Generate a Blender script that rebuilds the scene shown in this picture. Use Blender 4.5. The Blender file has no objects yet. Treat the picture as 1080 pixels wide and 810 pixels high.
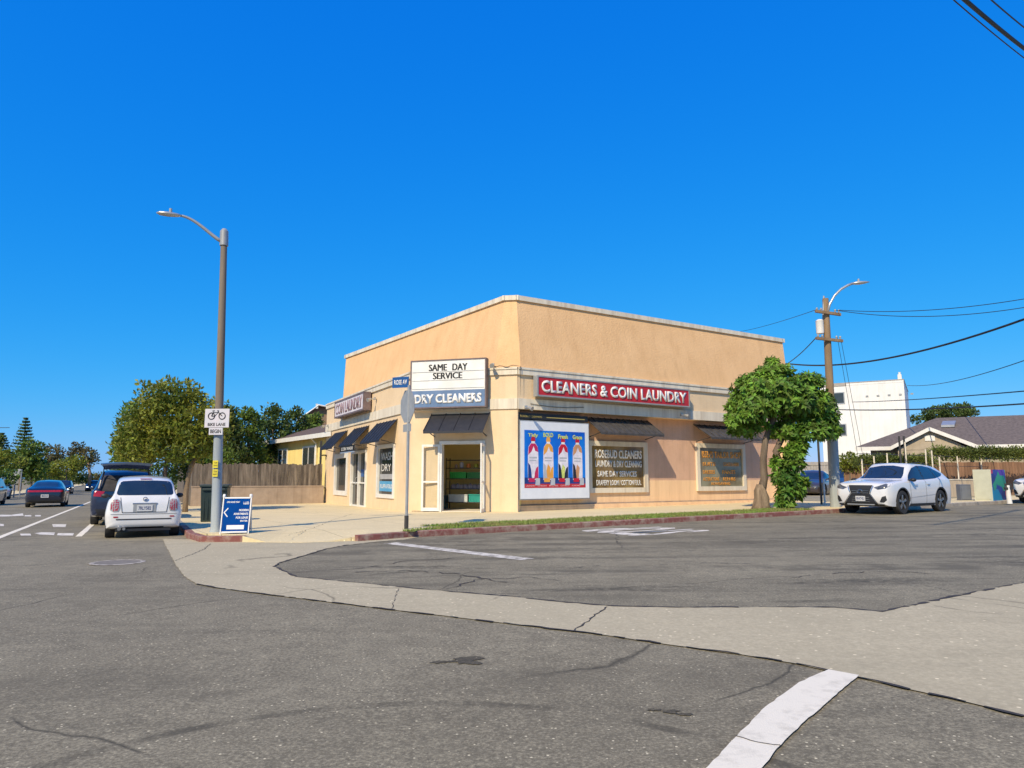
import bpy, bmesh, math, random
from mathutils import Vector, Matrix, noise
from mathutils.bvhtree import BVHTree
from mathutils.geometry import delaunay_2d_cdt
R_ = math.radians
random.seed(7)
scn = bpy.context.scene
COL = scn.collection
# ------------------------------------------------------------------ frame of reference
EYE = 1.25; FPX = 745.0; PITCH = math.atan(99/FPX)
SA, SB = .010, -.002                       # the street corner slopes gently
def H(x, y): return SA*max(-60, min(40, x)) + SB*max(-50, min(100, y))
def ray(u, v):
    x = (u-540)/FPX; z = -(v-405)/FPX; c, s = math.cos(PITCH), math.sin(PITCH)
    return Vector((x, c-z*s, s+z*c))
def G(u, v, off=0):                        # a point of the photo taken onto the street surface
    d = ray(u, v); t = (off-EYE)/(d.z-SA*d.x-SB*d.y); return (d.x*t, d.y*t)
def AT(u, v, Y):                           # ... and at the depth Y
    d = ray(u, v); t = Y/d.y; return Vector((d.x*t, Y, EYE+d.z*t))
E1 = Vector((-.4643, .8857)); E2 = Vector((.842, .5395))     # along the two streets, away from the corner
N1 = Vector((.8857, .4643)); N2 = Vector((-.5395, .842))
def Q(a, q): v = E2*a + N2*q; return (v.x, v.y)               # cross-street coordinates
def S(a, q): v = Vector((-6.91, 15.46)) + E1*a + N1*q; return (v.x, v.y)  # main-street coordinates: q=0 is the kerb
# ------------------------------------------------------------------ materials
MATS = {}
def newmat(name):
    m = bpy.data.materials.new(name); m.use_nodes = True; nt = m.node_tree; nt.nodes.clear()
    return m, nt
def lk(nt, a, b): nt.links.new(a, b)
def mat(name, col, rough=.7, col2=None, grime=0, scale=3, detail=6, bump=0, bscale=60, metal=0, spec=.5, streak=False, island=0, translucent=0, coat=0, emit=0, contrast=(.35, .65)):
    if name in MATS: return MATS[name]
    m, nt = newmat(name); N = nt.nodes
    out = N.new('ShaderNodeOutputMaterial'); bs = N.new('ShaderNodeBsdfPrincipled')
    bs.inputs['Roughness'].default_value = rough; bs.inputs['Metallic'].default_value = metal
    bs.inputs['Specular IOR Level'].default_value = spec
    if coat: bs.inputs['Coat Weight'].default_value = coat; bs.inputs['Coat Roughness'].default_value = .04
    tc = N.new('ShaderNodeTexCoord'); mp = N.new('ShaderNodeMapping'); lk(nt, tc.outputs['Object'], mp.inputs[0])
    if streak: mp.inputs['Scale'].default_value = (1, 1, .12)
    c2 = col2 if col2 else tuple(c*.8 for c in col)
    nz = N.new('ShaderNodeTexNoise'); nz.inputs['Scale'].default_value = scale; nz.inputs['Detail'].default_value = detail; nz.inputs['Roughness'].default_value = .65
    lk(nt, mp.outputs[0], nz.inputs['Vector'])
    rp = N.new('ShaderNodeValToRGB'); rp.color_ramp.elements[0].position = contrast[0]; rp.color_ramp.elements[1].position = contrast[1]
    rp.color_ramp.elements[0].color = (*c2, 1); rp.color_ramp.elements[1].color = (*col, 1)
    lk(nt, nz.outputs['Fac'], rp.inputs[0]); csock = rp.outputs[0]
    if grime:
        mg = N.new('ShaderNodeMapping'); mg.inputs['Scale'].default_value = (2.2, 2.2, .16); lk(nt, tc.outputs['Object'], mg.inputs[0])
        ng = N.new('ShaderNodeTexNoise'); ng.inputs['Scale'].default_value = 1.5; ng.inputs['Detail'].default_value = 7; ng.inputs['Roughness'].default_value = .7; lk(nt, mg.outputs[0], ng.inputs['Vector'])
        gr = N.new('ShaderNodeMapRange'); gr.inputs['From Min'].default_value = .48; gr.inputs['From Max'].default_value = .72; gr.inputs['To Max'].default_value = grime; lk(nt, ng.outputs['Fac'], gr.inputs[0])
        gx = N.new('ShaderNodeMix'); gx.data_type = 'RGBA'; gx.blend_type = 'MULTIPLY'; gx.inputs[7].default_value = (.52, .45, .40, 1); lk(nt, gr.outputs[0], gx.inputs[0]); lk(nt, csock, gx.inputs[6]); csock = gx.outputs[2]
    if island:
        ge = N.new('ShaderNodeNewGeometry'); hs = N.new('ShaderNodeHueSaturation')
        mr = N.new('ShaderNodeMapRange'); mr.inputs['To Min'].default_value = 1-island; mr.inputs['To Max'].default_value = 1+island
        lk(nt, ge.outputs['Random Per Island'], mr.inputs[0]); lk(nt, mr.outputs[0], hs.inputs['Value'])
        mr2 = N.new('ShaderNodeMapRange'); mr2.inputs['To Min'].default_value = .48; mr2.inputs['To Max'].default_value = .52
        lk(nt, ge.outputs['Random Per Island'], mr2.inputs[0])
        if translucent: lk(nt, mr2.outputs[0], hs.inputs['Hue'])
        lk(nt, csock, hs.inputs['Color']); csock = hs.outputs[0]
    lk(nt, csock, bs.inputs['Base Color'])
    if emit:
        bs.inputs['Emission Strength'].default_value = emit; lk(nt, csock, bs.inputs['Emission Color'])
    if bump:
        b2 = N.new('ShaderNodeTexNoise'); b2.inputs['Scale'].default_value = bscale; b2.inputs['Detail'].default_value = 5
        lk(nt, tc.outputs['Object'], b2.inputs['Vector']); bp = N.new('ShaderNodeBump'); bp.inputs['Strength'].default_value = bump; bp.inputs['Distance'].default_value = .02
        lk(nt, b2.outputs['Fac'], bp.inputs['Height']); lk(nt, bp.outputs[0], bs.inputs['Normal'])
    if translucent:
        tr = N.new('ShaderNodeBsdfTranslucent'); lk(nt, csock, tr.inputs[0]); mx = N.new('ShaderNodeMixShader'); mx.inputs[0].default_value = translucent
        lk(nt, bs.outputs[0], mx.inputs[1]); lk(nt, tr.outputs[0], mx.inputs[2]); lk(nt, mx.outputs[0], out.inputs[0])
    else: lk(nt, bs.outputs[0], out.inputs[0])
    MATS[name] = m; return m
def ground_mat(name, base, dark, chip, patch, seed=0, chipscale=85, stain=.5, arc=None, joints=None, crack=True, smooth_dir=None, streaks=0):
    wm_ = lambda c: (c[0], c[1]*.965, c[2]*.745)
    base, dark, chip, patch = map(wm_, (base, dark, chip, patch))
    m, nt = newmat(name); N = nt.nodes
    out = N.new('ShaderNodeOutputMaterial'); bs = N.new('ShaderNodeBsdfPrincipled'); bs.inputs['Roughness'].default_value = .88; bs.inputs['Specular IOR Level'].default_value = .3
    lk(nt, bs.outputs[0], out.inputs[0])
    ge = N.new('ShaderNodeNewGeometry'); mp = N.new('ShaderNodeMapping'); mp.inputs['Location'].default_value = (seed*13.1, seed*7.7, 0); lk(nt, ge.outputs['Position'], mp.inputs[0])
    V = mp.outputs[0]
    def nz(scale, detail=4, rough=.6, vec=V):
        n = N.new('ShaderNodeTexNoise'); n.inputs['Scale'].default_value = scale; n.inputs['Detail'].default_value = detail; n.inputs['Roughness'].default_value = rough
        lk(nt, vec, n.inputs['Vector']); return n.outputs['Fac']
    def mr(s, a, b, c=0, d=1):
        r = N.new('ShaderNodeMapRange'); r.inputs['From Min'].default_value = a; r.inputs['From Max'].default_value = b; r.inputs['To Min'].default_value = c; r.inputs['To Max'].default_value = d
        lk(nt, s, r.inputs[0]); return r.outputs[0]
    def mix(f, a, b, mode='MIX'):
        x = N.new('ShaderNodeMix'); x.data_type = 'RGBA'; x.blend_type = mode
        if hasattr(f, 'links'): lk(nt, f, x.inputs[0])
        else: x.inputs[0].default_value = f
        for s, k in ((a, 6), (b, 7)):
            if hasattr(s, 'links'): lk(nt, s, x.inputs[k])
            else: x.inputs[k].default_value = (*s, 1)
        return x.outputs[2]
    def mth(op, a, b=None):
        x = N.new('ShaderNodeMath'); x.operation = op
        for k, s in enumerate((a, b)):
            if s is None: continue
            if hasattr(s, 'links'): lk(nt, s, x.inputs[k])
            else: x.inputs[k].default_value = s
        return x.outputs[0]
    c = mix(mr(nz(.55, 7, .62), .38, .62), base, patch)
    c = mix(mr(nz(5, 6, .7), .42, .7, 0, .55), c, dark)
    c = mix(mr(nz(.16, 3, .5), .35, .68, 0, .35), c, dark)
    g = nz(chipscale*.55, 6, .85)
    c = mix(mr(g, .38, .53, .95, 0), c, dark)
    c = mix(mr(g, .53, .70, 0, .85), c, chip)
    vo = N.new('ShaderNodeTexVoronoi'); vo.inputs['Scale'].default_value = chipscale*.62; lk(nt, V, vo.inputs['Vector'])
    vm = N.new('ShaderNodeSeparateColor'); lk(nt, vo.outputs['Color'], vm.inputs[0])
    c = mix(mth('MULTIPLY', mr(vm.outputs[0], .955, .975), mr(vo.outputs['Distance'], .25, .4, 1, 0)), c, tuple(min(1, k*1.35) for k in chip))
    # stains stretched along the cross street
    ms = N.new('ShaderNodeMapping'); ms.inputs['Rotation'].default_value = (0, 0, -math.atan2(E2.y, E2.x) if smooth_dir is None else smooth_dir); ms.inputs['Scale'].default_value = (.16, 1, 1); lk(nt, ge.outputs['Position'], ms.inputs[0])
    st = mth('MULTIPLY', mr(nz(1.4, 6, .65, ms.outputs[0]), .545, .66), mr(nz(9, 5, .75), .34, .6))
    c = mix(mth('MULTIPLY', st, stain), c, tuple(k*.55 for k in dark))
    if streaks:
        mt = N.new('ShaderNodeMapping'); mt.inputs['Rotation'].default_value = ms.inputs['Rotation'].default_value; mt.inputs['Scale'].default_value = (.045, .9, 1); lk(nt, ge.outputs['Position'], mt.inputs[0])
        c = mix(mth('MULTIPLY', mth('MULTIPLY', mr(nz(1.3, 4, .55, mt.outputs[0]), .50, .62), mr(nz(1.1, 5, .7), .38, .56)), streaks), c, tuple(k*.9 for k in dark))
        c = mix(mth('MULTIPLY', mr(nz(.42, 6, .7, ms.outputs[0]), .60, .63), .45*streaks), c, tuple(k*.8 for k in dark))
    if crack:
        wv = N.new('ShaderNodeTexVoronoi'); wv.feature = 'DISTANCE_TO_EDGE'; wv.inputs['Scale'].default_value = .33
        wn = N.new('ShaderNodeTexNoise'); wn.inputs['Scale'].default_value = 1.2; wn.inputs['Detail'].default_value = 5; lk(nt, V, wn.inputs['Vector'])
        wm = N.new('ShaderNodeMix'); wm.data_type = 'RGBA'; wm.inputs[0].default_value = .25; lk(nt, V, wm.inputs[6]); lk(nt, wn.outputs['Color'], wm.inputs[7])
        lk(nt, wm.outputs[2], wv.inputs['Vector'])
        cr = mth('MULTIPLY', mr(wv.outputs['Distance'], 0, .0045, 1, 0), mr(nz(.5, 2), .47, .56))
        c = mix(mth('MULTIPLY', cr, .75), c, tuple(k*.3 for k in dark))
    if arc:
        (cx, cy, rr, w) = arc
        sx = N.new('ShaderNodeSeparateXYZ'); lk(nt, ge.outputs['Position'], sx.inputs[0])
        dx = mth('SUBTRACT', sx.outputs[0], cx); dy = mth('SUBTRACT', sx.outputs[1], cy)
        dd = mth('SQRT', mth('ADD', mth('MULTIPLY', dx, dx), mth('MULTIPLY', dy, dy)))
        ad = mth('ABSOLUTE', mth('SUBTRACT', dd, rr))
        am = mth('MULTIPLY', mr(ad, w*.4, w, 1, 0), mr(nz(2.2, 5, .7), .38, .6))
        c = mix(mth('MULTIPLY', am, .7), c, tuple(k*.55 for k in dark))
    if joints:                       # expansion joints of concrete: (angle, spacing)
        for ang, sp in joints:
            mj = N.new('ShaderNodeMapping'); mj.inputs['Rotation'].default_value = (0, 0, -ang); lk(nt, ge.outputs['Position'], mj.inputs[0])
            sj = N.new('ShaderNodeSeparateXYZ'); lk(nt, mj.outputs[0], sj.inputs[0])
            fr = mth('ABSOLUTE', mth('SUBTRACT', mth('FRACT', mth('DIVIDE', mth('ADD', sj.outputs[0], 400.3), sp)), .5))
            c = mix(mr(fr, .5-.012/sp, .5-.004/sp, 0, .8), c, tuple(k*.35 for k in dark))
    lk(nt, c, bs.inputs['Base Color'])
    bp = N.new('ShaderNodeBump'); bp.inputs['Strength'].default_value = .55; bp.inputs['Distance'].default_value = .006; lk(nt, g, bp.inputs['Height']); lk(nt, bp.outputs[0], bs.inputs['Normal'])
    MATS[name] = m; return m
# ------------------------------------------------------------------ object helpers
ORG = {}
def link(o): COL.objects.link(o); return o
def tag(o, label=None, cat=None, group=None, kind=None):
    if label: o['label'] = label
    if cat: o['category'] = cat
    if group: o['group'] = group
    if kind: o['kind'] = kind
    return o
def thing(name, loc, label, cat, group=None, rz=0):
    o = link(bpy.data.objects.new(name, None)); o.location = loc; o.rotation_euler = (0, 0, rz); o.empty_display_size = .2
    ORG[o.name] = Vector(loc); return tag(o, label, cat, group)
class MB:
    def __init__(s): s.v = []; s.f = []; s.m = []
    def add(s, vs, fs, mi=0):
        b = len(s.v); s.v += [Vector(p) for p in vs]; s.f += [[b+i for i in f] for f in fs]; s.m += [mi]*len(fs); return s
    def hexa(s, p, mi=0):        # 8 points, bottom ring then top ring
        return s.add(p, [(0, 3, 2, 1), (4, 5, 6, 7), (0, 1, 5, 4), (1, 2, 6, 5), (2, 3, 7, 6), (3, 0, 4, 7)], mi)
    def box(s, c, d, rz=0, mi=0, ry=0, rx=0):
        M = Matrix.Translation(c) @ Matrix.Rotation(rz, 4, 'Z') @ Matrix.Rotation(ry, 4, 'Y') @ Matrix.Rotation(rx, 4, 'X')
        x, y, z = d[0]/2, d[1]/2, d[2]/2
        return s.hexa([M @ Vector(p) for p in ((-x, -y, -z), (x, -y, -z), (x, y, -z), (-x, y, -z), (-x, -y, z), (x, -y, z), (x, y, z), (-x, y, z))], mi)
    def fbox(s, fr, s0, s1, o0, o1, z0, z1, mi=0):
        return s.hexa([fr(s0, o0, z0), fr(s1, o0, z0), fr(s1, o1, z0), fr(s0, o1, z0), fr(s0, o0, z1), fr(s1, o0, z1), fr(s1, o1, z1), fr(s0, o1, z1)], mi)
    def fquad(s, fr, s0, s1, o, z0, z1, mi=0):
        return s.add([fr(s0, o, z0), fr(s1, o, z0), fr(s1, o, z1), fr(s0, o, z1)], [(0, 1, 2, 3)], mi)
    def tube(s, pts, rad, seg=10, cap=True, mi=0, flat=1):
        pts = [Vector(p) for p in pts]; rad = rad if isinstance(rad, (list, tuple)) else [rad]*len(pts)
        rings = []; up = Vector((0, 0, 1))
        d0 = (pts[1]-pts[0]).normalized(); ref = up if abs(d0.z) < .9 else Vector((1, 0, 0))
        for i, p in enumerate(pts):
            d = (pts[min(i+1, len(pts)-1)]-pts[max(i-1, 0)]).normalized()
            a = d.cross(ref).normalized(); b = a.cross(d).normalized()
            rings.append([p + a*math.cos(2*math.pi*k/seg)*rad[i] + b*math.sin(2*math.pi*k/seg)*rad[i]*flat for k in range(seg)])
        vs = [q for r in rings for q in r]; fs = []
        for i in range(len(pts)-1):
            for k in range(seg):
                k2 = (k+1) % seg; fs.append((i*seg+k, i*seg+k2, (i+1)*seg+k2, (i+1)*seg+k))
        if cap: fs.append(tuple(range(seg))[::-1]); fs.append(tuple((len(pts)-1)*seg+k for k in range(seg)))
        return s.add(vs, fs, mi)
    def lathe(s, prof, c=(0, 0, 0), seg=20, axis='Z', mi=0):
        vs = []; fs = []; n = len(prof); c = Vector(c)
        for k in range(seg):
            a = 2*math.pi*k/seg
            for r, h in prof:
                p = Vector((r*math.cos(a), r*math.sin(a), h))
                if axis == 'Y': p = Vector((p.x, p.z, p.y))
                vs.append(c+p)
        for k in range(seg):
            k2 = (k+1) % seg
            for i in range(n-1): fs.append((k*n+i, k2*n+i, k2*n+i+1, k*n+i+1))
        return s.add(vs, fs, mi)
    def prism(s, poly, z0, z1, mi=0):      # poly of (x,y); z may be callables
        n = len(poly); f0 = z0 if callable(z0) else (lambda x, y: z0); f1 = z1 if callable(z1) else (lambda x, y: z1)
        vs = [(x, y, f0(x, y)) for x, y in poly] + [(x, y, f1(x, y)) for x, y in poly]
        fs = [tuple(range(n))[::-1], tuple(range(n, 2*n))] + [(i, (i+1) % n, n+(i+1) % n, n+i) for i in range(n)]
        return s.add(vs, fs, mi)
    def build(s, name, mats, parent=None, smooth=False, origin=None, bevel=0, normals=True):
        me = bpy.data.meshes.new(name); off = Vector((0, 0, 0)); 
        if origin is not None: off = Vector(origin)
        elif parent is not None and parent.name in ORG: off = ORG[parent.name]
        me.from_pydata([v-off for v in s.v], [], s.f)
        if not isinstance(mats, (list, tuple)): mats = [mats]
        for mm in mats: me.materials.append(mm)
        me.polygons.foreach_set('material_index', s.m)
        if normals:
            bm = bmesh.new(); bm.from_mesh(me); bmesh.ops.recalc_face_normals(bm, faces=bm.faces[:]); bm.to_mesh(me); bm.free()
        if smooth: me.polygons.foreach_set('use_smooth', [True]*len(me.polygons))
        o = link(bpy.data.objects.new(name, me))
        if smooth == 'auto': me.set_sharp_from_angle(angle=R_(35))
        if parent is not None:
            o.parent = parent
            if parent.name in ORG: ORG[o.name] = off
        elif origin is not None: o.location = off; ORG[o.name] = off
        if bevel:
            b = o.modifiers.new('b', 'BEVEL'); b.width = bevel; b.segments = 2; b.limit_method = 'ANGLE'
        return o
class Frame:
    def __init__(s, o, e): s.o = Vector(o); s.e = Vector(e).normalized(); s.n = Vector((s.e.y, -s.e.x))
    def __call__(s, a, o, z): p = s.o + s.e*a + s.n*o; return Vector((p.x, p.y, z))
def outline(pts_sz, fr, o): return [fr(a, o, z) for a, z in pts_sz]
FONTC = {}
def text(fr, string, s0, s1, z0, z1, o, m, parent, name='lettering', bold=.02, ext=.01, spacing=1, shear=0, slope=0):
    cu = bpy.data.curves.new('t', 'FONT'); cu.body = string; cu.size = 1; cu.offset = bold; cu.extrude = 0; cu.align_x = 'LEFT'; cu.space_character = spacing; cu.resolution_u = 3; cu.shear = shear
    ob = link(bpy.data.objects.new('t', cu)); dg = bpy.context.evaluated_depsgraph_get(); dg.update()
    me = bpy.data.meshes.new_from_object(ob.evaluated_get(dg)); bpy.data.objects.remove(ob); bpy.data.curves.remove(cu)
    vs = [v.co.copy() for v in me.vertices]; x0 = min(v.x for v in vs); x1 = max(v.x for v in vs); y0 = min(v.y for v in vs); y1 = max(v.y for v in vs)
    off = ORG.get(parent.name, Vector((0, 0, 0))) if parent is not None else Vector((0, 0, 0))
    for v in me.vertices:
        a = s0+(v.co.x-x0)/(x1-x0)*(s1-s0); z = z0+(v.co.y-y0)/(y1-y0)*(z1-z0) + slope*(a-s0)
        v.co = Vector(fr(a, o, z))-off
    if ext:
        bm = bmesh.new(); bm.from_mesh(me); bmesh.ops.recalc_face_normals(bm, faces=bm.faces[:]); n = fr(0, 1, 0)-fr(0, 0, 0)
        g = bmesh.ops.extrude_face_region(bm, geom=bm.faces[:]); bmesh.ops.translate(bm, vec=n*ext, verts=[e for e in g['geom'] if isinstance(e, bmesh.types.BMVert)])
        bmesh.ops.recalc_face_normals(bm, faces=bm.faces[:]); bm.to_mesh(me); bm.free()
    me.name = name; me.materials.clear(); me.materials.append(m); me.polygons.foreach_set('material_index', [0]*len(me.polygons))
    ob = link(bpy.data.objects.new(name, me)); ob.parent = parent
    if parent is not None: ORG[ob.name] = off
    return ob
def sheet(name, poly, off, m, kind='structure', grid=None, thick=0, label=None):
    """polygon draped on the sloping ground; thick>0 gives it a vertical edge (kerb)"""
    bm = bmesh.new(); vs = [bm.verts.new((x, y, 0)) for x, y in poly]; bm.faces.new(vs)
    def cut(co, no):
        bmesh.ops.bisect_plane(bm, geom=bm.verts[:]+bm.edges[:]+bm.faces[:], plane_co=co, plane_no=no)
    for c, n in (((-60, 0, 0), (1, 0, 0)), ((40, 0, 0), (1, 0, 0)), ((0, 100, 0), (0, 1, 0)), ((0, -50, 0), (0, 1, 0))): cut(c, n)
    if thick:
        g = bmesh.ops.extrude_face_region(bm, geom=bm.faces[:]); top = [e for e in g['geom'] if isinstance(e, bmesh.types.BMVert)]
        for v in bm.verts: v.co.z = H(v.co.x, v.co.y)-.05
        for v in top: v.co.z = H(v.co.x, v.co.y)+off
    else:
        for v in bm.verts: v.co.z = H(v.co.x, v.co.y)+off
    bmesh.ops.recalc_face_normals(bm, faces=bm.faces[:])
    if not thick and bm.faces and bm.faces[:][0].normal.z < 0: bmesh.ops.reverse_faces(bm, faces=bm.faces[:])
    me = bpy.data.meshes.new(name); bm.to_mesh(me); bm.free(); me.materials.append(m)
    o = link(bpy.data.objects.new(name, me)); o['kind'] = kind
    if label: o['label'] = label
    return o
def jag(poly, amp=.02, step=.25, closed_edges=None):
    """roughen the edges of a polygon"""
    out = []; n = len(poly)
    for i in range(n):
        a = Vector(poly[i]); b = Vector(poly[(i+1) % n]); L = (b-a).length; k = max(1, min(60, int(L/step))); nrm = Vector((-(b-a).y, (b-a).x)).normalized()
        for j in range(k):
            p = a+(b-a)*(j/k)
            if j: p = p+nrm*random.uniform(-amp, amp)
            out.append((p.x, p.y))
    return out
# ------------------------------------------------------------------ palette
M_asph2 = ground_mat('asphalt_cross', (.335, .30, .25), (.13, .116, .097), (.52, .47, .395), (.235, .21, .174), 4, stain=.95, streaks=.75)
M_conc = ground_mat('gutter_concrete', (.55, .485, .40), (.40, .35, .285), (.62, .55, .455), (.47, .415, .34), 2, chipscale=45, stain=.25)
M_side = ground_mat('sidewalk_concrete', (.78, .66, .49), (.64, .54, .395), (.82, .70, .53), (.68, .575, .42), 3, chipscale=40, stain=.25, crack=False, joints=[(math.atan2(E2.y, E2.x), 2.4), (math.atan2(E1.y, E1.x), 3.0)])
M_earth = ground_mat('dry_earth', (.34, .29, .22), (.22, .18, .13), (.42, .37, .30), (.26, .22, .16), 5, chipscale=30, stain=0, crack=False)
M_turf = mat('turf', (.20, .27, .05), .9, (.32, .28, .10), scale=2.5, bump=.6, bscale=40)
M_blade = mat('grass_blade', (.22, .33, .05), .6, (.30, .27, .08), scale=1.1, island=.35, translucent=.3)
M_paint = mat('road_paint', (.84, .755, .58), .7, (.64, .57, .43), scale=9, detail=9, bump=.3, bscale=120, contrast=(.3, .5))
M_worn = mat('worn_paint', (.70, .64, .53), .8, (.26, .225, .17), scale=7, detail=9, contrast=(.38, .56))
M_red = mat('red_kerb_paint', (.22, .075, .06), .85, (.34, .24, .18), scale=5, detail=8, contrast=(.36, .56))
M_kerb = mat('kerb_concrete', (.44, .39, .31), .85, (.30, .25, .2), scale=4, bump=.2)
# building
M_stucco = mat('peach_stucco', (.79, .60, .375), .92, (.73, .54, .325), grime=0.2, scale=1.3, bump=.55, bscale=28)
M_mans = mat('mansard_stucco', (.78, .49, .24), .92, (.71, .435, .205), grime=0.22, scale=.9, bump=.8, bscale=16)
M_low = mat('lower_wall_stucco', (.90, .62, .35), .92, (.80, .53, .30), grime=0.3, scale=2.6, bump=.6, bscale=22, streak=True)
M_pink = mat('pink_stucco', (.68, .43, .28), .92, (.60, .375, .245), grime=0.32, scale=1.2, bump=.6, bscale=22)
M_cream = mat('cream_trim', (.80, .72, .56), .7, (.66, .58, .44), grime=0.6, scale=3, streak=True)
M_white = mat('white_paint', (.80, .78, .72), .5, (.70, .67, .60), scale=3)
M_awn = mat('charcoal_awning', (.018, .019, .024), .5, (.03, .03, .035), scale=5, bump=.1)
M_awn2 = mat('weathered_awning', (.04, .037, .036), .65, (.085, .078, .07), scale=6, detail=8, streak=True)
M_navy = mat('navy_awning', (.010, .012, .019), .6, (.018, .020, .028), scale=5)
M_dark = mat('dark_metal', (.03, .028, .026), .5, (.05, .045, .04))
M_glass = mat('shop_glass', (.035, .045, .05), .06, (.05, .055, .055), spec=.6)
M_curt = mat('brown_window', (.30, .205, .075), .1, (.12, .075, .035), scale=1.1, detail=3, spec=.35)
M_curt2 = mat('grey_green_window', (.30, .30, .21), .09, (.17, .13, .07), scale=.9, detail=3, spec=.35)
M_alu = mat('aluminium', (.55, .54, .51), .35, (.45, .44, .41), metal=.6)
M_grey = mat('grey_metal', (.36, .37, .37), .5, (.28, .29, .29), metal=.2)
M_sred = mat('sign_red', (.52, .022, .028), .45, (.44, .018, .024), scale=2)
M_swht = mat('sign_white', (.84, .82, .76), .4, (.72, .70, .64), scale=1.5, detail=3)
M_sblu = mat('sign_blue', (.14, .22, .36), .5, (.10, .17, .29), scale=2)
M_spnk = mat('sign_pale', (.74, .68, .68), .5, (.60, .53, .54), scale=4)
M_frame = mat('sign_frame_brown', (.12, .085, .08), .5, (.20, .14, .13), scale=3)
M_ink = mat('black_lettering', (.012, .012, .014), .5, (.02, .02, .02))
M_wood = mat('weathered_wood', (.235, .195, .15), .9, (.075, .058, .045), scale=7, detail=9, streak=True, island=.3, bump=.3)
M_rwood = mat('red_brown_wood', (.26, .145, .085), .9, (.15, .085, .05), scale=4, streak=True, island=.15)
M_retain = mat('retaining_wall_stucco', (.44, .345, .26), .9, (.33, .255, .19), grime=0.5, scale=1.6, detail=8, bump=.5, bscale=20)
M_house = mat('yellow_stucco', (.90, .72, .27), .9, (.84, .65, .23), grime=0.3, scale=1.5, bump=.3)
M_roofb = mat('brown_shingle', (.155, .105, .075), .9, (.10, .068, .05), scale=9, detail=8, bump=.6, bscale=14)
M_roofg = mat('grey_brown_shingle', (.17, .135, .118), .92, (.10, .08, .07), scale=7, detail=9, bump=.7, bscale=12)
M_wbld = mat('white_render', (.82, .80, .75), .8, (.76, .74, .69), grime=0.25, scale=.8)
M_bark = mat('grey_bark', (.21, .16, .115), .95, (.11, .08, .055), scale=7, detail=8, bump=.9, bscale=24, streak=True)
M_barkl = mat('pale_bark', (.34, .25, .16), .95, (.13, .09, .055), scale=5, detail=9, bump=1.0, bscale=14, streak=True)
M_polec = mat('lamp_pole_brown', (.23, .185, .135), .8, (.15, .12, .09), scale=3, streak=True)
M_poleg = mat('lamp_pole_grey', (.38, .42, .42), .75, (.26, .29, .30), scale=3, streak=True)
M_polew = mat('utility_pole_wood', (.30, .205, .115), .9, (.19, .12, .065), scale=6, detail=8, streak=True, bump=.5)
def leafmat(name, c, c2, tr=.28, sc=.5, isl=.4): return mat(name, c, .55, c2, scale=sc, detail=3, island=isl, translucent=tr, spec=.35)
L_fig = leafmat('fig_leaf', (.215, .35, .038), (.05, .115, .016), .34, 1.1, .6)
L_street = leafmat('street_tree_leaf', (.34, .33, .04), (.11, .155, .02), .38, .6)
L_dark = leafmat('dark_leaf', (.11, .155, .028), (.04, .07, .014), .28, .6)
L_mid = leafmat('mid_leaf', (.17, .24, .032), (.06, .105, .017), .32, .4)
L_yel = leafmat('yellow_green_leaf', (.30, .31, .035), (.13, .17, .024), .35, .5)
L_olive = leafmat('olive_leaf', (.22, .18, .06), (.08, .08, .03), .3, .4)
# ------------------------------------------------------------------ the ground
def big_ground():
    xs = [-900, -400, -200, -60, -30, 0, 40, 100, 250, 900]; ys = [-300, -50, 0, 100, 200, 400, 1200]
    b = MB(); vs = [(x, y, H(x, y)-.03) for y in ys for x in xs]; n = len(xs)
    b.add(vs, [(j*n+i, j*n+i+1, (j+1)*n+i+1, (j+1)*n+i) for j in range(len(ys)-1) for i in range(n-1)])
    o = b.build('ground', M_earth); o['kind'] = 'structure'
big_ground()
# circle through three points of the old tyre mark
def circ(a, b, c):
    ax, ay = a; bx, by = b; cx, cy = c; d = 2*(ax*(by-cy)+bx*(cy-ay)+cx*(ay-by))
    ux = ((ax*ax+ay*ay)*(by-cy)+(bx*bx+by*by)*(cy-ay)+(cx*cx+cy*cy)*(ay-by))/d
    uy = ((ax*ax+ay*ay)*(cx-bx)+(bx*bx+by*by)*(ax-cx)+(cx*cx+cy*cy)*(bx-ax))/d
    return ux, uy, math.hypot(ax-ux, ay-uy)
cxy = circ(G(120, 788), G(440, 742), G(760, 784))
M_asphA = ground_mat('asphalt_main', (.335, .30, .25), (.125, .11, .092), (.54, .485, .41), (.27, .24, .198), 1, streaks=.35, arc=(*cxy, .06), stain=.35)
sheet('road', [S(-60, 14), S(-60, -13.4), S(400, -13.4), S(400, .3), S(20, .3), S(1, .3), (-4.2, 16.2), Q(8, 14.9), Q(160, 14.9), Q(160, -4), (30, -12)], 0, M_asphA)
cA = [G(u, v) for u, v in [(172, 569), (176, 578), (185, 595), (194, 608), (207, 616.5), (232, 621), (270, 626), (350, 636), (440, 647), (540, 659), (600, 666), (647, 672), (710, 681.5), (780, 691), (840, 701), (907, 716), (1000, 737), (1080, 757)]]
cB = [G(u, v) for u, v in [(1080, 615), (1000, 631), (930, 646), (880, 641.5), (800, 641), (715, 641.5), (647, 640), (590, 635.5), (540, 630), (450, 622.5), (375, 615), (340, 611.5), (312, 609), (289, 598), (296, 593.5), (324, 585.5), (345, 579), (364, 575.5), (385, 573.2), (407, 571.2), (425, 569.8)]]
corner = [(-2.2, 15.62), (-2.7, 15.3), (-3.72, 14.97), (-4.17, 14.69), (-4.91, 14.78), (-5.63, 15.05), (-6.2, 14.95), (-6.75, 15.1)]
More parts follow.
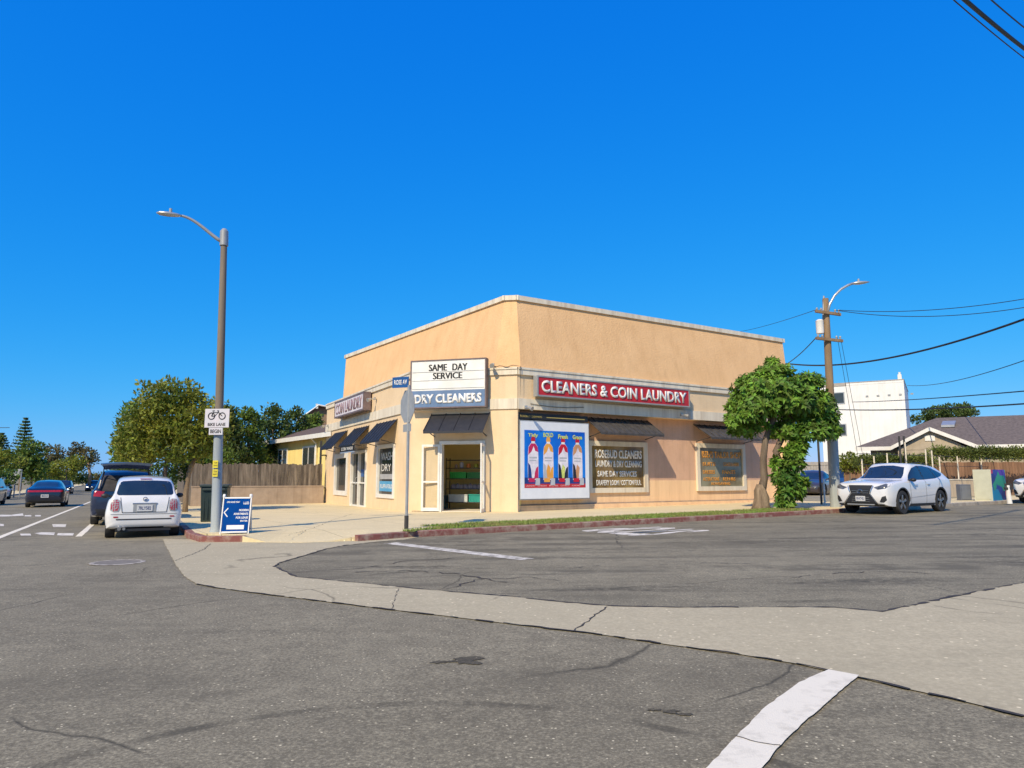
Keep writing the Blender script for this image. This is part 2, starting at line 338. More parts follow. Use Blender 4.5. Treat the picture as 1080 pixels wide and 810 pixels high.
def open_jag(pts, amp, step):
    j = jag(pts, amp, step); L = len(pts); n = sum(max(1, min(60, int((Vector(pts[i+1])-Vector(pts[i])).length/step))) for i in range(L-1)); return j[:n]+[pts[-1]]
conc_poly = open_jag(cA, .010, .15) + [(9, -2.2), (16.6, 5.9), (15.2, 14.35)] + open_jag(cB, .022, .12) + [(-2.0, 16.0), (-4.2, 15.6), (-7, 15.9)]
sheet('gutter', conc_poly, .008, M_conc)
sheet('cross_street', open_jag(list(reversed(cB)), .015, .12) + [Q(14.2, 3.65), Q(160, 3.65), Q(160, 14.25), Q(60, 14.25)] + [Q(a, 14.25) for a in (30, 15, 8)], .004, M_asph2)
# the dark broken edge between asphalt and concrete
def ribbon(name, pts, w, off, m, jit=.5, kind='structure', every=None):
    b = MB(); L = []; R2 = []
    for i, p in enumerate(pts):
        p = Vector(p); d = (Vector(pts[min(i+1, len(pts)-1)])-Vector(pts[max(i-1, 0)])).normalized(); n = Vector((-d.y, d.x)); ww = w*(1+random.uniform(-jit, jit))/2
        L.append(p+n*ww); R2.append(p-n*ww)
    vs = [(q.x, q.y, H(q.x, q.y)+off) for q in L+R2]; n = len(pts)
    fs = [(i, i+1, n+i+1, n+i) for i in range(n-1) if every is None or random.random() < every]
    b.add(vs, fs); o = b.build(name, m)
    for p in o.data.polygons: pass
    if o.data.polygons[0].normal.z < 0: o.data.flip_normals()
    if kind: o['kind'] = kind
    return o
M_crack_shadow = mat('crack_shadow_dark', (.03, .026, .023), .95, (.06, .05, .045), scale=9)  # one dark tone for seams, real cracks and the shadow lines drawn on the sidewalk
ribbon('pavement_seam', open_jag(cA[4:], .012, .09), .022, .0115, M_crack_shadow, .8, every=.8)
ribbon('pavement_seam', open_jag(cB, .015, .09), .035, .0115, M_crack_shadow, .8, every=.9)
ribbon('crack_shadow_line', open_jag([G(640, 641), G(625, 652), G(606, 666)], .02, .06), .014, .0115, M_crack_shadow, .6)
ribbon('crack_shadow_line', open_jag([G(185, 592), G(215, 580), G(222, 574)], .02, .06), .012, .0115, M_crack_shadow, .6)
ribbon('crack_shadow_line', open_jag([G(312, 604), G(380, 600), G(430, 592), G(495, 588)], .05, .12), .018, .0085, M_crack_shadow, .7)
ribbon('crack_shadow_line', open_jag([G(375, 604), G(430, 602), G(485, 606), G(540, 616)], .05, .12), .03, .0085, M_crack_shadow, .9, every=.85)
for pl_, w_ in (([(262, 558), (300, 553), (345, 551), (395, 546)], .012), ([(300, 566), (330, 557), (352, 548), (372, 542)], .010), ([(392, 551), (428, 549), (470, 547), (520, 545)], .012), ([(205, 552), (240, 549), (262, 546)], .010), ([(280, 541), (330, 540), (380, 543)], .010)):
    cp = [G(u, v, .13) for u, v in pl_]; b_ = ribbon('crack_shadow_line', open_jag(cp, .03, .12), w_, .1335, M_crack_shadow, .7, every=.85)  # sidewalk cracks, together with wire and pole shadows drawn as dark ribbons
for pl_ in ([(600, 600), (640, 596), (690, 597), (745, 594), (810, 596)], [(820, 612), (870, 606), (930, 603), (1000, 606)], [(470, 622), (500, 612), (560, 609), (600, 614)], [(560, 577), (620, 579), (700, 578), (780, 574), (900, 567)], [(650, 560), (650, 570), (662, 582)]):
    ribbon('crack_shadow_line', open_jag([G(u, v) for u, v in pl_], .06, .12), .016, .0085, M_crack_shadow, .9, every=.65)
for pl_ in ([(985, 640), (1030, 647), (1070, 650)], [(420, 622), (413, 643)]):
    ribbon('crack_shadow_line', open_jag([G(u, v) for u, v in pl_], .012, .06), .006, .0115, M_crack_shadow, .6, every=.9)
# dark oil stains
def stain(u, v, du, dv, off=.004):
    pts = []
    for k in range(26):
        a = 2*math.pi*k/26; r = 1+.9*noise.noise(Vector((math.cos(a)*1.9+u*.7, math.sin(a)*1.9+v, 0)))+random.uniform(-.12, .12)
        pts.append(G(u+du*math.cos(a)*r, v+dv*math.sin(a)*r))
    return sheet('road_stain', pts, off, M_stain)
M_stain = ground_mat('stained_asphalt', (.12, .105, .085), (.06, .053, .045), (.24, .21, .17), (.09, .08, .066), 6, crack=False, stain=0)
for a in ((491, 697, 18, 3.6, .0045), (462, 699, 8, 1.2, .0045), (706, 751, 9, 1.8, .0045), (690, 749, 7, 1.2, .0045), (722, 754, 8, 1.3, .0045)):
    stain(*a)
# sidewalks ----------------------------------------------------------------
KQ = 14.6
sw = MB()
def swz(x, y, o=.13): return H(x, y)+o
lip = [(-5.2, 15.0), (-4.91, 14.86), (-4.17, 14.80), (-3.72, 15.0)]
P_left = [S(a, .15) for a in (200, 120, 60, 30, 12, 4, .8)] + [(-6.45, 15.62), (-5.75, 15.40)]
P_right = [(-3.1, 15.35), (-2.5, 15.9)] + [Q(a, KQ+.14) for a in (7, 14, 22, 60, 160)]
build_line = [Q(22, 24), (-9.5, 42), S(60, 6), S(200, 6)]
top = P_left + [(-5.3, 16.9), (-4.2, 16.7), (-3.2, 17.0)] + P_right
sheet('sidewalk', P_left + [(-5.2, 16.8), (-4.2, 16.7), (-3.3, 16.75)] + P_right + [Q(160, 17.6), Q(29, 17.6), Q(29, 26), (-6.5, 44), S(34, 9), S(34, 4.5), S(200, 4.5)], .13, M_side, thick=1)
# curb ramp at the corner
rb = MB(); rt = [(-5.75, 15.40), (-5.2, 16.8), (-4.2, 16.7), (-3.3, 16.75), (-3.1, 15.35)]; rl = [(-5.63, 15.05), (-5.1, 14.95), (-4.3, 14.78), (-3.8, 14.92), (-3.0, 15.2)]
vs = [(x, y, H(x, y)+.131) for x, y in rt] + [(x, y, H(x, y)+(.13 if i in (0, 4) else .016)) for i, (x, y) in enumerate(rl)] + [(x, y, H(x, y)-.02) for x, y in rl]
rb.add(vs, [(i, i+1, 6+i, 5+i) for i in range(4)]+[(5+i, 6+i, 11+i, 10+i) for i in range(4)]); o = rb.build('curb_ramp', M_side); o['kind'] = 'structure'
def kerb(name, pts, m, w=.15, h=.13):
    b = MB(); n = len(pts); A = []; Bv = []
    for i, p in enumerate(pts):
        p = Vector(p); d = (Vector(pts[min(i+1, n-1)])-Vector(pts[max(i-1, 0)])).normalized(); nn = Vector((-d.y, d.x)); A.append(p); Bv.append(p+nn*w)
    vs = [(p.x-0, p.y, H(p.x, p.y)-.04) for p in A] + [(p.x, p.y, H(p.x, p.y)+h-.015) for p in A] + [(p.x+(q.x-p.x)*.15, p.y+(q.y-p.y)*.15, H(p.x, p.y)+h) for p, q in zip(A, Bv)] + [(p.x, p.y, H(p.x, p.y)+h) for p in Bv]
    fs = []
    for i in range(n-1):
        for k in range(3): fs.append((k*n+i, k*n+i+1, (k+1)*n+i+1, (k+1)*n+i))
    b.add(vs, fs); b.add([vs[0], vs[n], vs[2*n], vs[3*n], (Bv[0].x, Bv[0].y, vs[0][2])], [(0, 1, 2, 3, 4)])
    o = b.build(name, m, smooth=False); o['kind'] = 'structure'; return o
kerb('kerb', [(-3.2, 14.98), (-2.8, 15.3)]+[Q(a, KQ) for a in (6.7, 8, 11, 14, 17, 20, 23)], M_red)
kerb('kerb', [S(a, 0) for a in (4.0, 2, .9)] + [(-6.6, 15.2), (-6.2, 15.12), (-5.6, 15.12)], M_red)
kerb('kerb', [S(a, 0) for a in (200, 120, 60, 30, 12, 4.0)], M_kerb)
kerb('kerb', [S(a, -13.4) for a in (-20, 0, 30, 80, 200, 400)][::1], M_kerb)
sheet('sidewalk', [S(-20, -13.55), S(400, -13.55), S(400, -17.5), S(-20, -17.5)], .13, M_side, thick=1)
kerb('kerb', [Q(a, KQ) for a in (23, 33, 60, 100, 160)], M_kerb)
sheet('parking_lot', [Q(29, 17.5), Q(60, 17.5), Q(75, 60), Q(20, 62), Q(14.5, 40), Q(14.8, 26.1), Q(29, 26.1)], .136, ground_mat('lot_concrete', (.40, .36, .30), (.28, .25, .21), (.48, .43, .37), (.33, .30, .25), 8, chipscale=40, stain=.2))
# near corner (mostly out of the frame)
sheet('sidewalk', [Q(17, 3.2), Q(160, 3.2), Q(160, -3), Q(17, -3), Q(14, -1), Q(14, 1)], .13, M_side, thick=1)
# parkway strip of grass
gq0, gq1 = KQ+.2, KQ+1.5
def gl(a): return Q(a, gq0+.02)
turf = [(-2.45, 15.95), (-2.15, 15.72)] + [Q(a, gq0) for a in (7, 10, 14, 18, 21.6)] + [Q(21.6, gq1)] + [Q(a, gq1+random.uniform(-.1, .1)) for a in (19, 16, 13, 11, 9, 7.6)] + [(-1.55, 17.3)]
sheet('turf_strip', turf, .138, M_turf)
def inpoly(x, y, P):
    c = False; n = len(P)
    for i in range(n):
        x1, y1 = P[i]; x2, y2 = P[(i+1) % n]
        if (y1 > y) != (y2 > y) and x < (x2-x1)*(y-y1)/(y2-y1)+x1: c = not c
    return c
gb = MB(); cnt = 0
while cnt < 17000:
    x = random.uniform(-2.5, 11); y = random.uniform(15.5, 29)
    if not inpoly(x, y, turf): continue
    cnt += 1
    if noise.noise(Vector((x*.8, y*.8, 0))) > .38 and random.random() < .8: continue
    a = random.uniform(0, 6.28); h = random.uniform(.03, .075); w = .012; dx, dy = math.cos(a), math.sin(a); z = H(x, y)+.135; le = random.uniform(-.03, .03)
    gb.add([(x-dx*w, y-dy*w, z), (x+dx*w, y+dy*w, z), (x+dy*le*1.5, y-dx*le*1.5, z+h)], [(0, 1, 2)])
o = gb.build('grass', M_blade, normals=False); tag(o, 'short green grass growing in the strip beside the red kerb', 'grass', kind='stuff')
# markings -------------------------------------------------------------------
st = [G(u, v) for u, v in [(600, 1000), (690, 880), (748, 810), (778, 778), (807, 748), (843, 721.5), (874, 708), (906, 714), (878.5, 737.5), (849, 763), (819, 792.6), (806, 810), (760, 880), (690, 1000)]]
sheet('road_marking', jag(st, .004, .06), .0125, M_paint)
ribbon('crack_shadow_line', open_jag([G(776, 779), G(800, 786), G(823, 789)], .006, .03), .006, .0145, M_crack_shadow, .6)
def stripe(p, q, w, off=.005, m=None):
    p = Vector(p); q = Vector(q); n = Vector((-(q-p).y, (q-p).x)).normalized()*w/2
    return sheet('road_marking', jag([tuple(p-n), tuple(q-n), tuple(q+n), tuple(p+n)], .006, .3), off, m or M_paint)
stripe((-11.3, 15.45), (-11.3+E1.x*190, 15.45+E1.y*190), .15)
stripe((-10.32, 17.15), (-14.9, 25.9), .14)
bar0 = Vector(G(411, 573)); bar1 = Vector(G(556, 590.5))
stripe(bar0, bar1, .30, .0085, M_worn)
M_worn2 = mat('faded_road_paint', (.72, .66, .55), .8, (.26, .225, .17), scale=5, detail=9, contrast=(.33, .48))
# bike lane symbol and other short marks on the main street
for pl in ([(21, 563), (32, 563), (33, 565), (22, 565)], [(36, 562.5), (44, 561.5), (58, 561.8), (57, 564.5), (42, 564)], [(61, 562.5), (78, 562.5), (77, 565), (60, 565)], [(55, 553), (70, 553), (69, 556), (56, 556)],
           [(0, 543), (12, 543), (24, 541.5), (25, 544), (0, 545)], [(26, 543.3), (33, 543.3), (33, 544.8), (26, 544.8)], [(37, 543.3), (43, 543.3), (43, 544.8), (37, 544.8)], [(0, 552.5), (4, 553), (4, 555), (0, 555)]):
    sheet('road_marking', [G(u, v) for u, v in pl], .005, M_worn2)
class GroundFrame:
    def __init__(s, c, right, up, off): s.c = Vector(c); s.r = Vector(right); s.u = Vector(up); s.off = off
    def __call__(s, a, o, z): p = s.c+s.r*a+s.u*z; return Vector((p.x, p.y, H(p.x, p.y)+s.off+o))
gf = GroundFrame((3.15, 17.15), (N2.x, N2.y), (-E2.x, -E2.y), .0085)
o = text(gf, 'STOP', -1.05, 1.05, -1.25, 1.25, 0, M_worn2, None, 'road_marking', bold=.03, ext=0); o['kind'] = 'structure'
# manhole
mc = G(124, 593.5); mh = MB(); z = H(*mc)+.004
mh.lathe([(0, .002), (.30, .002), (.31, .006), (.37, .006), (.375, 0)], (mc[0], mc[1], z), 40)
o = mh.build('manhole_cover', mat('manhole_iron', (.24, .205, .155), .8, (.17, .145, .11), scale=12), origin=(mc[0], mc[1], z)); tag(o, 'round iron manhole cover in the asphalt in front of the white hatchback', 'manhole cover')
ring = MB(); ring.lathe([(.33, .0065), (.365, .0085), (.40, .004)], (mc[0], mc[1], z), 40)
r_ = ring.build('rim', mat('worn_ring', (.52, .46, .37), .85, (.24, .205, .16), scale=9, contrast=(.42, .58)), o)
# ------------------------------------------------------------------ the corner shop building
C = Vector((.2, 24.74)); D = Vector((-3.70, 25.79)); LEN_L = 13.3; LEN_R = 15.2
FR = Frame(C, E2); FC = Frame(D, C-D); FL = Frame(D+E1*LEN_L, -E1)
WCH = (C-D).length
REC = .45
bld = thing('corner_shop', (0, 27.5, H(0, 27.5)), 'peach stucco one-storey laundry building with a sloped upper storey and a cut-off corner doorway', 'building')
def LS(s): return LEN_L-s
ZB, Z1, Z2, Z3, ZT = -.5, 3.66, 4.03, 4.88, 5.12
# walls ---
w = MB()
# chamfer wall with doorway s 1.22-2.72
w.fbox(FC, 0, 1.22, -.25, 0, ZB, Z1); w.fbox(FC, 2.76, WCH, -.25, 0, ZB, Z1); w.fbox(FC, 1.22, 2.76, -.25, 0, 2.5, Z1)
# left facade pieces: window A (s 1.7-4.0), door (5.5-8.0), window B (8.6-11.2)
def wallL(s0, s1, z0, z1): w.fbox(FL, LS(s1), LS(s0), -.25, 0, z0, z1)
wallL(0, 1.75, ZB, Z1); wallL(1.75, 3.95, ZB, .5); wallL(1.75, 3.95, 2.56, Z1); wallL(3.95, 5.5, ZB, Z1); wallL(5.5, 8.0, 2.46, Z1); wallL(8.0, 8.6, ZB, Z1); wallL(8.6, 11.2, ZB, .45); wallL(8.6, 11.2, 2.42, Z1); wallL(11.2, LEN_L, ZB, Z1)
w.build('wall', M_stucco, bld)
w = MB(); w.fbox(FR, .02, LEN_R, -REC-.25, -REC, ZB, 1.15)
w.fbox(FR, .02, LEN_R, -REC+.0, -REC+.14, ZB, .27); w.fbox(FR, .02, LEN_R, -REC+.14, -REC+.16, ZB, .20); w.build('wall', M_low, bld)['label'] = 'lighter lower part of the wall along the side street'
w = MB(); w.fbox(FR, .02, LEN_R, -REC-.25, -REC-.003, 1.15, Z1); w.build('wall', M_pink, bld)['label'] = 'pinkish upper part of the wall along the side street'
w = MB(); w.fbox(FR, .02, LEN_R, -REC+.0, -REC+.05, .272, .315); w.build('shadow_gap_strip', M_retain, bld)  # darker strip above the plinth, stands in for the shadow gap at its ledge
# soffit, fascia between bands
w = MB(); w.fbox(FR, .02, LEN_R, -REC-.2, -.02, Z1+.002, ZT-.02); w.fbox(FC, .01, WCH-.01, -.25, -.002, Z1+.002, ZT-.02); w.fbox(FL, 0, LEN_L-.01, -.25, -.002, Z1+.002, ZT-.02); w.build('fascia', M_stucco, bld)
for fr_, a0, a1 in ((FR, .0, LEN_R), (FC, 0, WCH), (FL, 0, LEN_L)):
    t = MB(); t.fbox(fr_, a0, a1, -.02, .05, Z1, Z2); t.build('cornice', M_cream, bld); t = MB(); t.fbox(fr_, a0, a1, -.02, .06, Z3, ZT); t.fbox(fr_, a0, a1, -.02, .09, ZT-.05, ZT+.02); t.build('cornice', M_cream, bld)
# rear walls / body behind
Eend = D+E1*LEN_L; Rend = C+E2*LEN_R; back = Rend+N2*16
w = MB(); 
for a, b_ in ((Rend, back), (back, Eend+Vector((4, 9))), (Eend+Vector((4, 9)), Eend)):
    f_ = Frame(a, b_-a); w.fbox(f_, .02, (b_-a).length-.02, -.25, -.01, ZB, ZT-.02)
w.build('wall', M_stucco, bld)['label'] = 'plain rear and side walls'
# flat lower roof
w = MB(); inner = [FC(0.1, -.1, 0), FC(WCH-.1, -.1, 0), FR(.2, -.1, 0), FR(LEN_R-.1, -.1, 0), Vector((*back, 0)), Vector((*(Eend+Vector((4, 9))), 0)), FL(.1, -.1, 0)]
w.prism([(p.x, p.y) for p in inner], ZT-.12, ZT-.03); w.build('lower_roof', M_retain, bld)
# mansard
M2 = Vector(FC(3.16, 0, 0)[:2]); eLp = Vector((-.5675, .8234)); base = [Vector(FR(.15, -.03, 0)[:2]), M2]
nLp = Vector((.8234, .5675))
b1 = FR(.15, -.03, 0).xy; b0 = M2+nLp*.02; bR = FR(15.05, -.03, 0).xy; bL = b0+eLp*14.6; bBR = bR+N2*14; 
SET = .62; TOP = 7.92
def mansard():
    bs_ = [bL, b0, b1, bR, bBR, bL+(bBR-bR).normalized()*0+nLp*9]
    # inward offset polygon
    n = len(bs_); ed = []
    for i in range(n):
        a, b = bs_[i], bs_[(i+1) % n]; d = (b-a).normalized(); nn = Vector((-d.y, d.x)); ed.append((a+nn*SET, d))
    cen = sum(bs_, Vector((0, 0)))/n
    for i in range(n):
        a, d = ed[i]; 
        if (cen-bs_[i]).dot(Vector((-d.y, d.x))) < 0: ed[i] = (bs_[i]-Vector((-d.y, d.x))*SET, d)
    ed[n-1] = (ed[n-1][0], ed[n-1][1])
    d5 = (bs_[0]-bs_[n-1]).normalized(); ed[n-1] = (bs_[n-1]+Vector((0, 0)), d5)
    tp = []
    for i in range(n):
        (p, r), (q, s_) = ed[i-1], ed[i]; cr = r.x*s_.y-r.y*s_.x; t = ((q-p).x*s_.y-(q-p).y*s_.x)/cr; tp.append(p+r*t)
    return bs_, tp
bs_, tp_ = mansard(); n_ = len(bs_)
pin = b1*0+C+N2*.6; pLn = M2+nLp*.6                     # planes of the set-back upper edge
tp_[3] = pin+E2*15.75; tp_[0] = pLn+eLp*15.8; tp_[4] = tp_[3]+N2*12.5; tp_[5] = tp_[0]+nLp*8.4; bs_[3] = (C+E2*15.3)+N2*.03
w = MB(); w.add([(p.x, p.y, ZT-.03) for p in bs_]+[(p.x, p.y, TOP-.14) for p in tp_], [(i, (i+1) % n_, n_+(i+1) % n_, n_+i) for i in range(n_)] + [tuple(range(n_, 2*n_))]); w.build('mansard', M_mans, bld)
w = MB()
cen = sum(tp_, Vector((0, 0)))/n_
for i in range(n_):
    a, b_ = tp_[i], tp_[(i+1) % n_]; da = (a-cen).normalized()*.07; f_ = Frame(a, b_-a); L_ = (b_-a).length; sg = -1 if f_(0, 1, 0).xy.__sub__(a).dot(a-cen) < 0 else 1
    w.fbox(f_, -.08, L_+.08, -.12*sg, .08*sg, TOP-.16+.001*i, TOP+.02+.001*i)
w.build('parapet_cap', M_cream, bld)
w = MB(); w.prism([tuple(p) for p in [q-(q-cen).normalized()*.25 for q in tp_]], TOP-.2, TOP-.1); w.build('upper_roof', M_retain, bld)
# awnings --------------------------------------------------------------------
def awning(fr_, s0, s1, zt, zb, out, m, base_o=0, seams=9, label=None, splay=0):
    b = MB(); th = .03
    b.hexa([fr_(s0-splay, base_o+out, zb), fr_(s1+splay, base_o+out, zb), fr_(s1, base_o+.01, zt), fr_(s0, base_o+.01, zt),
            fr_(s0-splay, base_o+out, zb+th), fr_(s1+splay, base_o+out, zb+th), fr_(s1, base_o+.01, zt+th), fr_(s0, base_o+.01, zt+th)])
    for k in range(seams+1):
        a = s0+(s1-s0)*k/seams; a2 = s0-splay+(s1-s0+2*splay)*k/seams
        b.hexa([fr_(a2-.012, base_o+out, zb+th), fr_(a2+.012, base_o+out, zb+th), fr_(a+.012, base_o+.01, zt+th), fr_(a-.012, base_o+.01, zt+th),
                fr_(a2-.012, base_o+out, zb+th+.03), fr_(a2+.012, base_o+out, zb+th+.03), fr_(a+.012, base_o+.01, zt+th+.03), fr_(a-.012, base_o+.01, zt+th+.03)])
    b.fbox(fr_, s0-splay, s1+splay, base_o+out-.01, base_o+out+.015, zb-.05, zb+th)
    o = b.build('awning', m, bld)
    for a in (s0+.12, s1-.12):
        t = MB(); t.tube([fr_(a, base_o+out*.85, zb+.03), fr_(a, base_o+.01, zb-.12)], .018, 6); t.build('bracket', M_dark, o)
    if label: o['label'] = label
awning(FR, 3.35, 6.55, 3.52, 2.90, .95, M_awn2, -REC, 10, 'weathered grey metal awning over the first side window')
awning(FR, 9.25, 12.5, 3.48, 2.90, .95, M_awn2, -REC, 10, 'weathered grey metal awning over the side window by the tree')
awning(FC, .82, 3.02, 3.50, 2.84, .8, M_awn, 0, 4, 'ribbed charcoal awning over the corner doorway', .0)
awning(FL, LS(4.1), LS(1.5), 3.46, 2.66, .72, M_navy, 0, 6, 'dark fabric awning over the window next to the corner')
awning(FL, LS(7.6), LS(5.3), 3.46, 2.66, .72, M_navy, 0, 6, 'dark fabric awning over the side door')
awning(FL, LS(11.3), LS(8.9), 3.46, 2.66, .72, M_navy, 0, 6, 'dark fabric awning over the farthest window')
# windows --------------------------------------------------------------------
def window(fr_, s0, s1, z0, z1, base_o, fw, mf, mp, depth=.12, proud=.07, label=None, sill=True):
    b = MB(); b.fbox(fr_, s0, s1, base_o-.02, base_o+proud, z0, z0+fw); b.fbox(fr_, s0, s1, base_o-.02, base_o+proud, z1-fw, z1); b.fbox(fr_, s0, s0+fw, base_o-.02, base_o+proud, z0+fw, z1-fw); b.fbox(fr_, s1-fw, s1, base_o-.02, base_o+proud, z0+fw, z1-fw)
    f_ = b.build('window', mf, bld)
    if label: f_['label'] = label
    p = MB(); p.fquad(fr_, s0+fw, s1-fw, base_o-depth+.12, z0+fw, z1-fw); pane = p.build('pane', mp, f_)
    return f_, pane
f1, _ = window(FR, 3.42, 6.48, .68, 2.66, -REC, .19, M_cream, M_curt, .105, .09, 'cream framed side window lettered with white cleaning services')
for tx, a0, a1, z0, z1, col_ in (('ROSEBUD CLEANERS', 3.80, 6.22, 2.00, 2.33, 'w'), ('LAUNDRY & DRY CLEANING', 3.82, 6.2, 1.66, 1.92, 'w'), ('SAME DAY SERVICES', 3.92, 5.92, 1.29, 1.52, 'w'), ('DRAPERY LOOM / COTTON F.R.R.', 3.86, 6.15, .96, 1.17, 'w')):
    text(FR, tx, a0, a1, z0, z1, -REC+.022, M_swht, f1, ext=.004, bold=.03)
f2, _ = window(FR, 9.3, 12.4, .70, 2.72, -REC, .19, M_cream, M_curt2, .105, .09, 'cream framed side window lettered in orange beside the tree')
M_orng = mat('orange_lettering', (.75, .34, .05), .5, (.60, .25, .04), scale=5)
for tx, a0, a1, z0, z1 in (("ISSEI'S TAILOR SHOP", 9.68, 12.15, 2.1, 2.4), ('SUITS', 9.7, 10.5, 1.76, 1.92), ('COATS & HEMS', 11.0, 12.0, 1.76, 1.93), ('DRESSES', 9.7, 10.45, 1.42, 1.58), ('PANTS', 10.9, 11.75, 1.42, 1.6), ('ALTERATIONS', 9.7, 10.7, 1.12, 1.28), ('REPAIRS', 10.95, 11.75, 1.12, 1.28), ('REWEAVING', 10.2, 11.4, .96-.02, 1.06)):
    text(FR, tx, a0, a1, z0, z1, -REC+.022, M_orng, f2, ext=.004, bold=.03)
f3, _ = window(FL, LS(3.98), LS(1.72), .46, 2.58, -.07, .15, M_white, M_glass, .10, .12, 'white framed window with a blue notice next to the corner')
M_sky = mat('blue_notice', (.10, .38, .62), .4, (.06, .28, .5), scale=6)
p = MB(); p.fquad(FL, LS(3.75), LS(1.95), -.03, .72, 1.12); p.build('notice', M_sky, f3)
text(FL, 'FLUFF & FOLD', LS(3.6), LS(2.1), .84, 1.0, -.027, M_swht, f3, ext=0)
text(FL, 'WASH', LS(3.6), LS(2.1), 1.95, 2.25, -.03, M_swht, f3, ext=0, bold=.0); text(FL, 'DRY', LS(3.5), LS(2.3), 1.52, 1.8, -.03, M_swht, f3, ext=0, bold=.0)
p = MB(); p.fquad(FL, LS(3.7), LS(2.0), -.031, 1.2, 1.4); p.build('notice', mat('grey_notice', (.42, .42, .42), .5), f3)
f4, _ = window(FL, LS(11.15), LS(8.65), .42, 2.42, -.07, .22, M_white, M_glass, .10, .12, 'white framed window farthest from the corner')
# side door (left facade) in its frame
dr = MB(); dr.fbox(FL, LS(8.0), LS(7.86), -.1, .06, -.12, 2.46); dr.fbox(FL, LS(6.74), LS(6.62), -.1, .06, -.12, 2.46); dr.fbox(FL, LS(5.64), LS(5.5), -.1, .06, -.12, 2.46); dr.fbox(FL, LS(8.0), LS(5.5), -.1, .065, 2.34, 2.46)
dr.fbox(FL, LS(7.86), LS(6.74), -.08, .03, 1.0, 1.06); dr.fbox(FL, LS(6.62), LS(5.64), -.08, .03, 1.0, 1.06); dr.fbox(FL, LS(7.86), LS(5.64), -.08, .04, -.12, .06)
door = dr.build('door', M_white, bld); door['label'] = 'white framed glass side door'
p = MB(); p.fquad(FL, LS(7.86), LS(5.64), -.05, .06, 2.34); p.build('pane', M_glass, door)
p = MB(); p.tube([FL(LS(6.9), .03, .95), FL(LS(6.9), .1, .97), FL(LS(6.9), .1, 1.25), FL(LS(6.9), .03, 1.27)], .018, 8); p.build('handle', M_alu, door)
p = MB(); p.fquad(FL, LS(6.55), LS(6.1), -.04, 1.3, 1.62); p.build('notice', mat('blue_card', (.03, .12, .36), .4), door)
st_ = MB(); st_.fbox(FL, LS(8.3), LS(5.3), 0, .5, -.35, -.07); st_.build('doorstep', M_kerb, bld)
pipes = MB()
for k, a in enumerate((.35, .15)): pipes.tube([FL(-a+.25, .25, -.25), FL(-a+.25, .25, 3.2)], .035, 8)
pipes.fbox(FL, -.05, .35, .0, .2, .7, .76); pipes.fbox(FL, -.05, .35, 0, .2, 2.4, 2.46); pipes.build('drain_pipe', M_dark, bld)
# corner doorway: frame and two leaves folded open
dr = MB(); dr.fbox(FC, 1.14, 1.24, -.18, .05, .03, 2.5); dr.fbox(FC, 2.74, 2.86, -.18, .05, .03, 2.5); dr.fbox(FC, 1.14, 2.86, -.18, .055, 2.44, 2.56); ddoor = dr.build('doorway', M_white, bld); ddoor['label'] = 'open corner doorway with white frame'
m_, nt_ = newmat('clear_glass'); n_o = nt_.nodes.new('ShaderNodeOutputMaterial'); n_t = nt_.nodes.new('ShaderNodeBsdfTransparent'); n_g = nt_.nodes.new('ShaderNodeBsdfGlossy'); n_g.inputs['Roughness'].default_value = .02; n_f = nt_.nodes.new('ShaderNodeFresnel'); n_m = nt_.nodes.new('ShaderNodeMixShader'); n_t.inputs[0].default_value = (.9, .93, .92, 1)
lk(nt_, n_f.outputs[0], n_m.inputs[0]); lk(nt_, n_t.outputs[0], n_m.inputs[1]); lk(nt_, n_g.outputs[0], n_m.inputs[2]); lk(nt_, n_m.outputs[0], n_o.inputs[0]); M_clear = m_
def leaf(hinge_s, ang, wd, name):
    # frame of a glazed leaf swung about its hinge
    hp = FC(hinge_s, .06, 0).xy; d = Matrix.Rotation(ang, 2) @ FC.e; f_ = Frame(hp, d); b = MB()
    b.fbox(f_, 0, .07, -.02, .02, .08, 2.44); b.fbox(f_, wd-.07, wd, -.02, .02, .08, 2.44); b.fbox(f_, .07, wd-.07, -.02, .02, .08, .2); b.fbox(f_, .07, wd-.07, -.02, .02, 2.36, 2.44); b.fbox(f_, .07, wd-.07, -.02, .02, 1.08, 1.14)
    o = b.build('door_leaf', M_white, ddoor); o.name = name
    t = MB(); t.fquad(f_, .07, wd-.07, 0, .2, 1.08); t.fquad(f_, .07, wd-.07, 0, 1.14, 2.36); t.build('pane', M_clear, o); return o
l1 = leaf(1.17, R_(188), .66, 'door_leaf'); l2 = leaf(2.83, R_(-82), .66, 'door_leaf')
# interior room behind the doorway
w = MB(); w.fbox(FC, .2, 3.9, -2.6, -2.5, 0, 3); w.fbox(FC, .1, .2, -2.5, -.26, 0, 3); w.fbox(FC, 3.9, 4.0, -2.5, -.26, 0, 3); w.fbox(FC, .1, 4.0, -2.6, -.26, 3, 3.1); room = w.build('interior_wall', mat('interior_paint', (.88, .74, .34), .8, (.82, .68, .30)), bld)
w = MB(); w.fbox(FC, .1, 4.0, -3.4, -.0, -.1, .085); w.build('interior_floor', mat('shop_floor', (.74, .64, .50), .6, (.66, .57, .44)), bld)
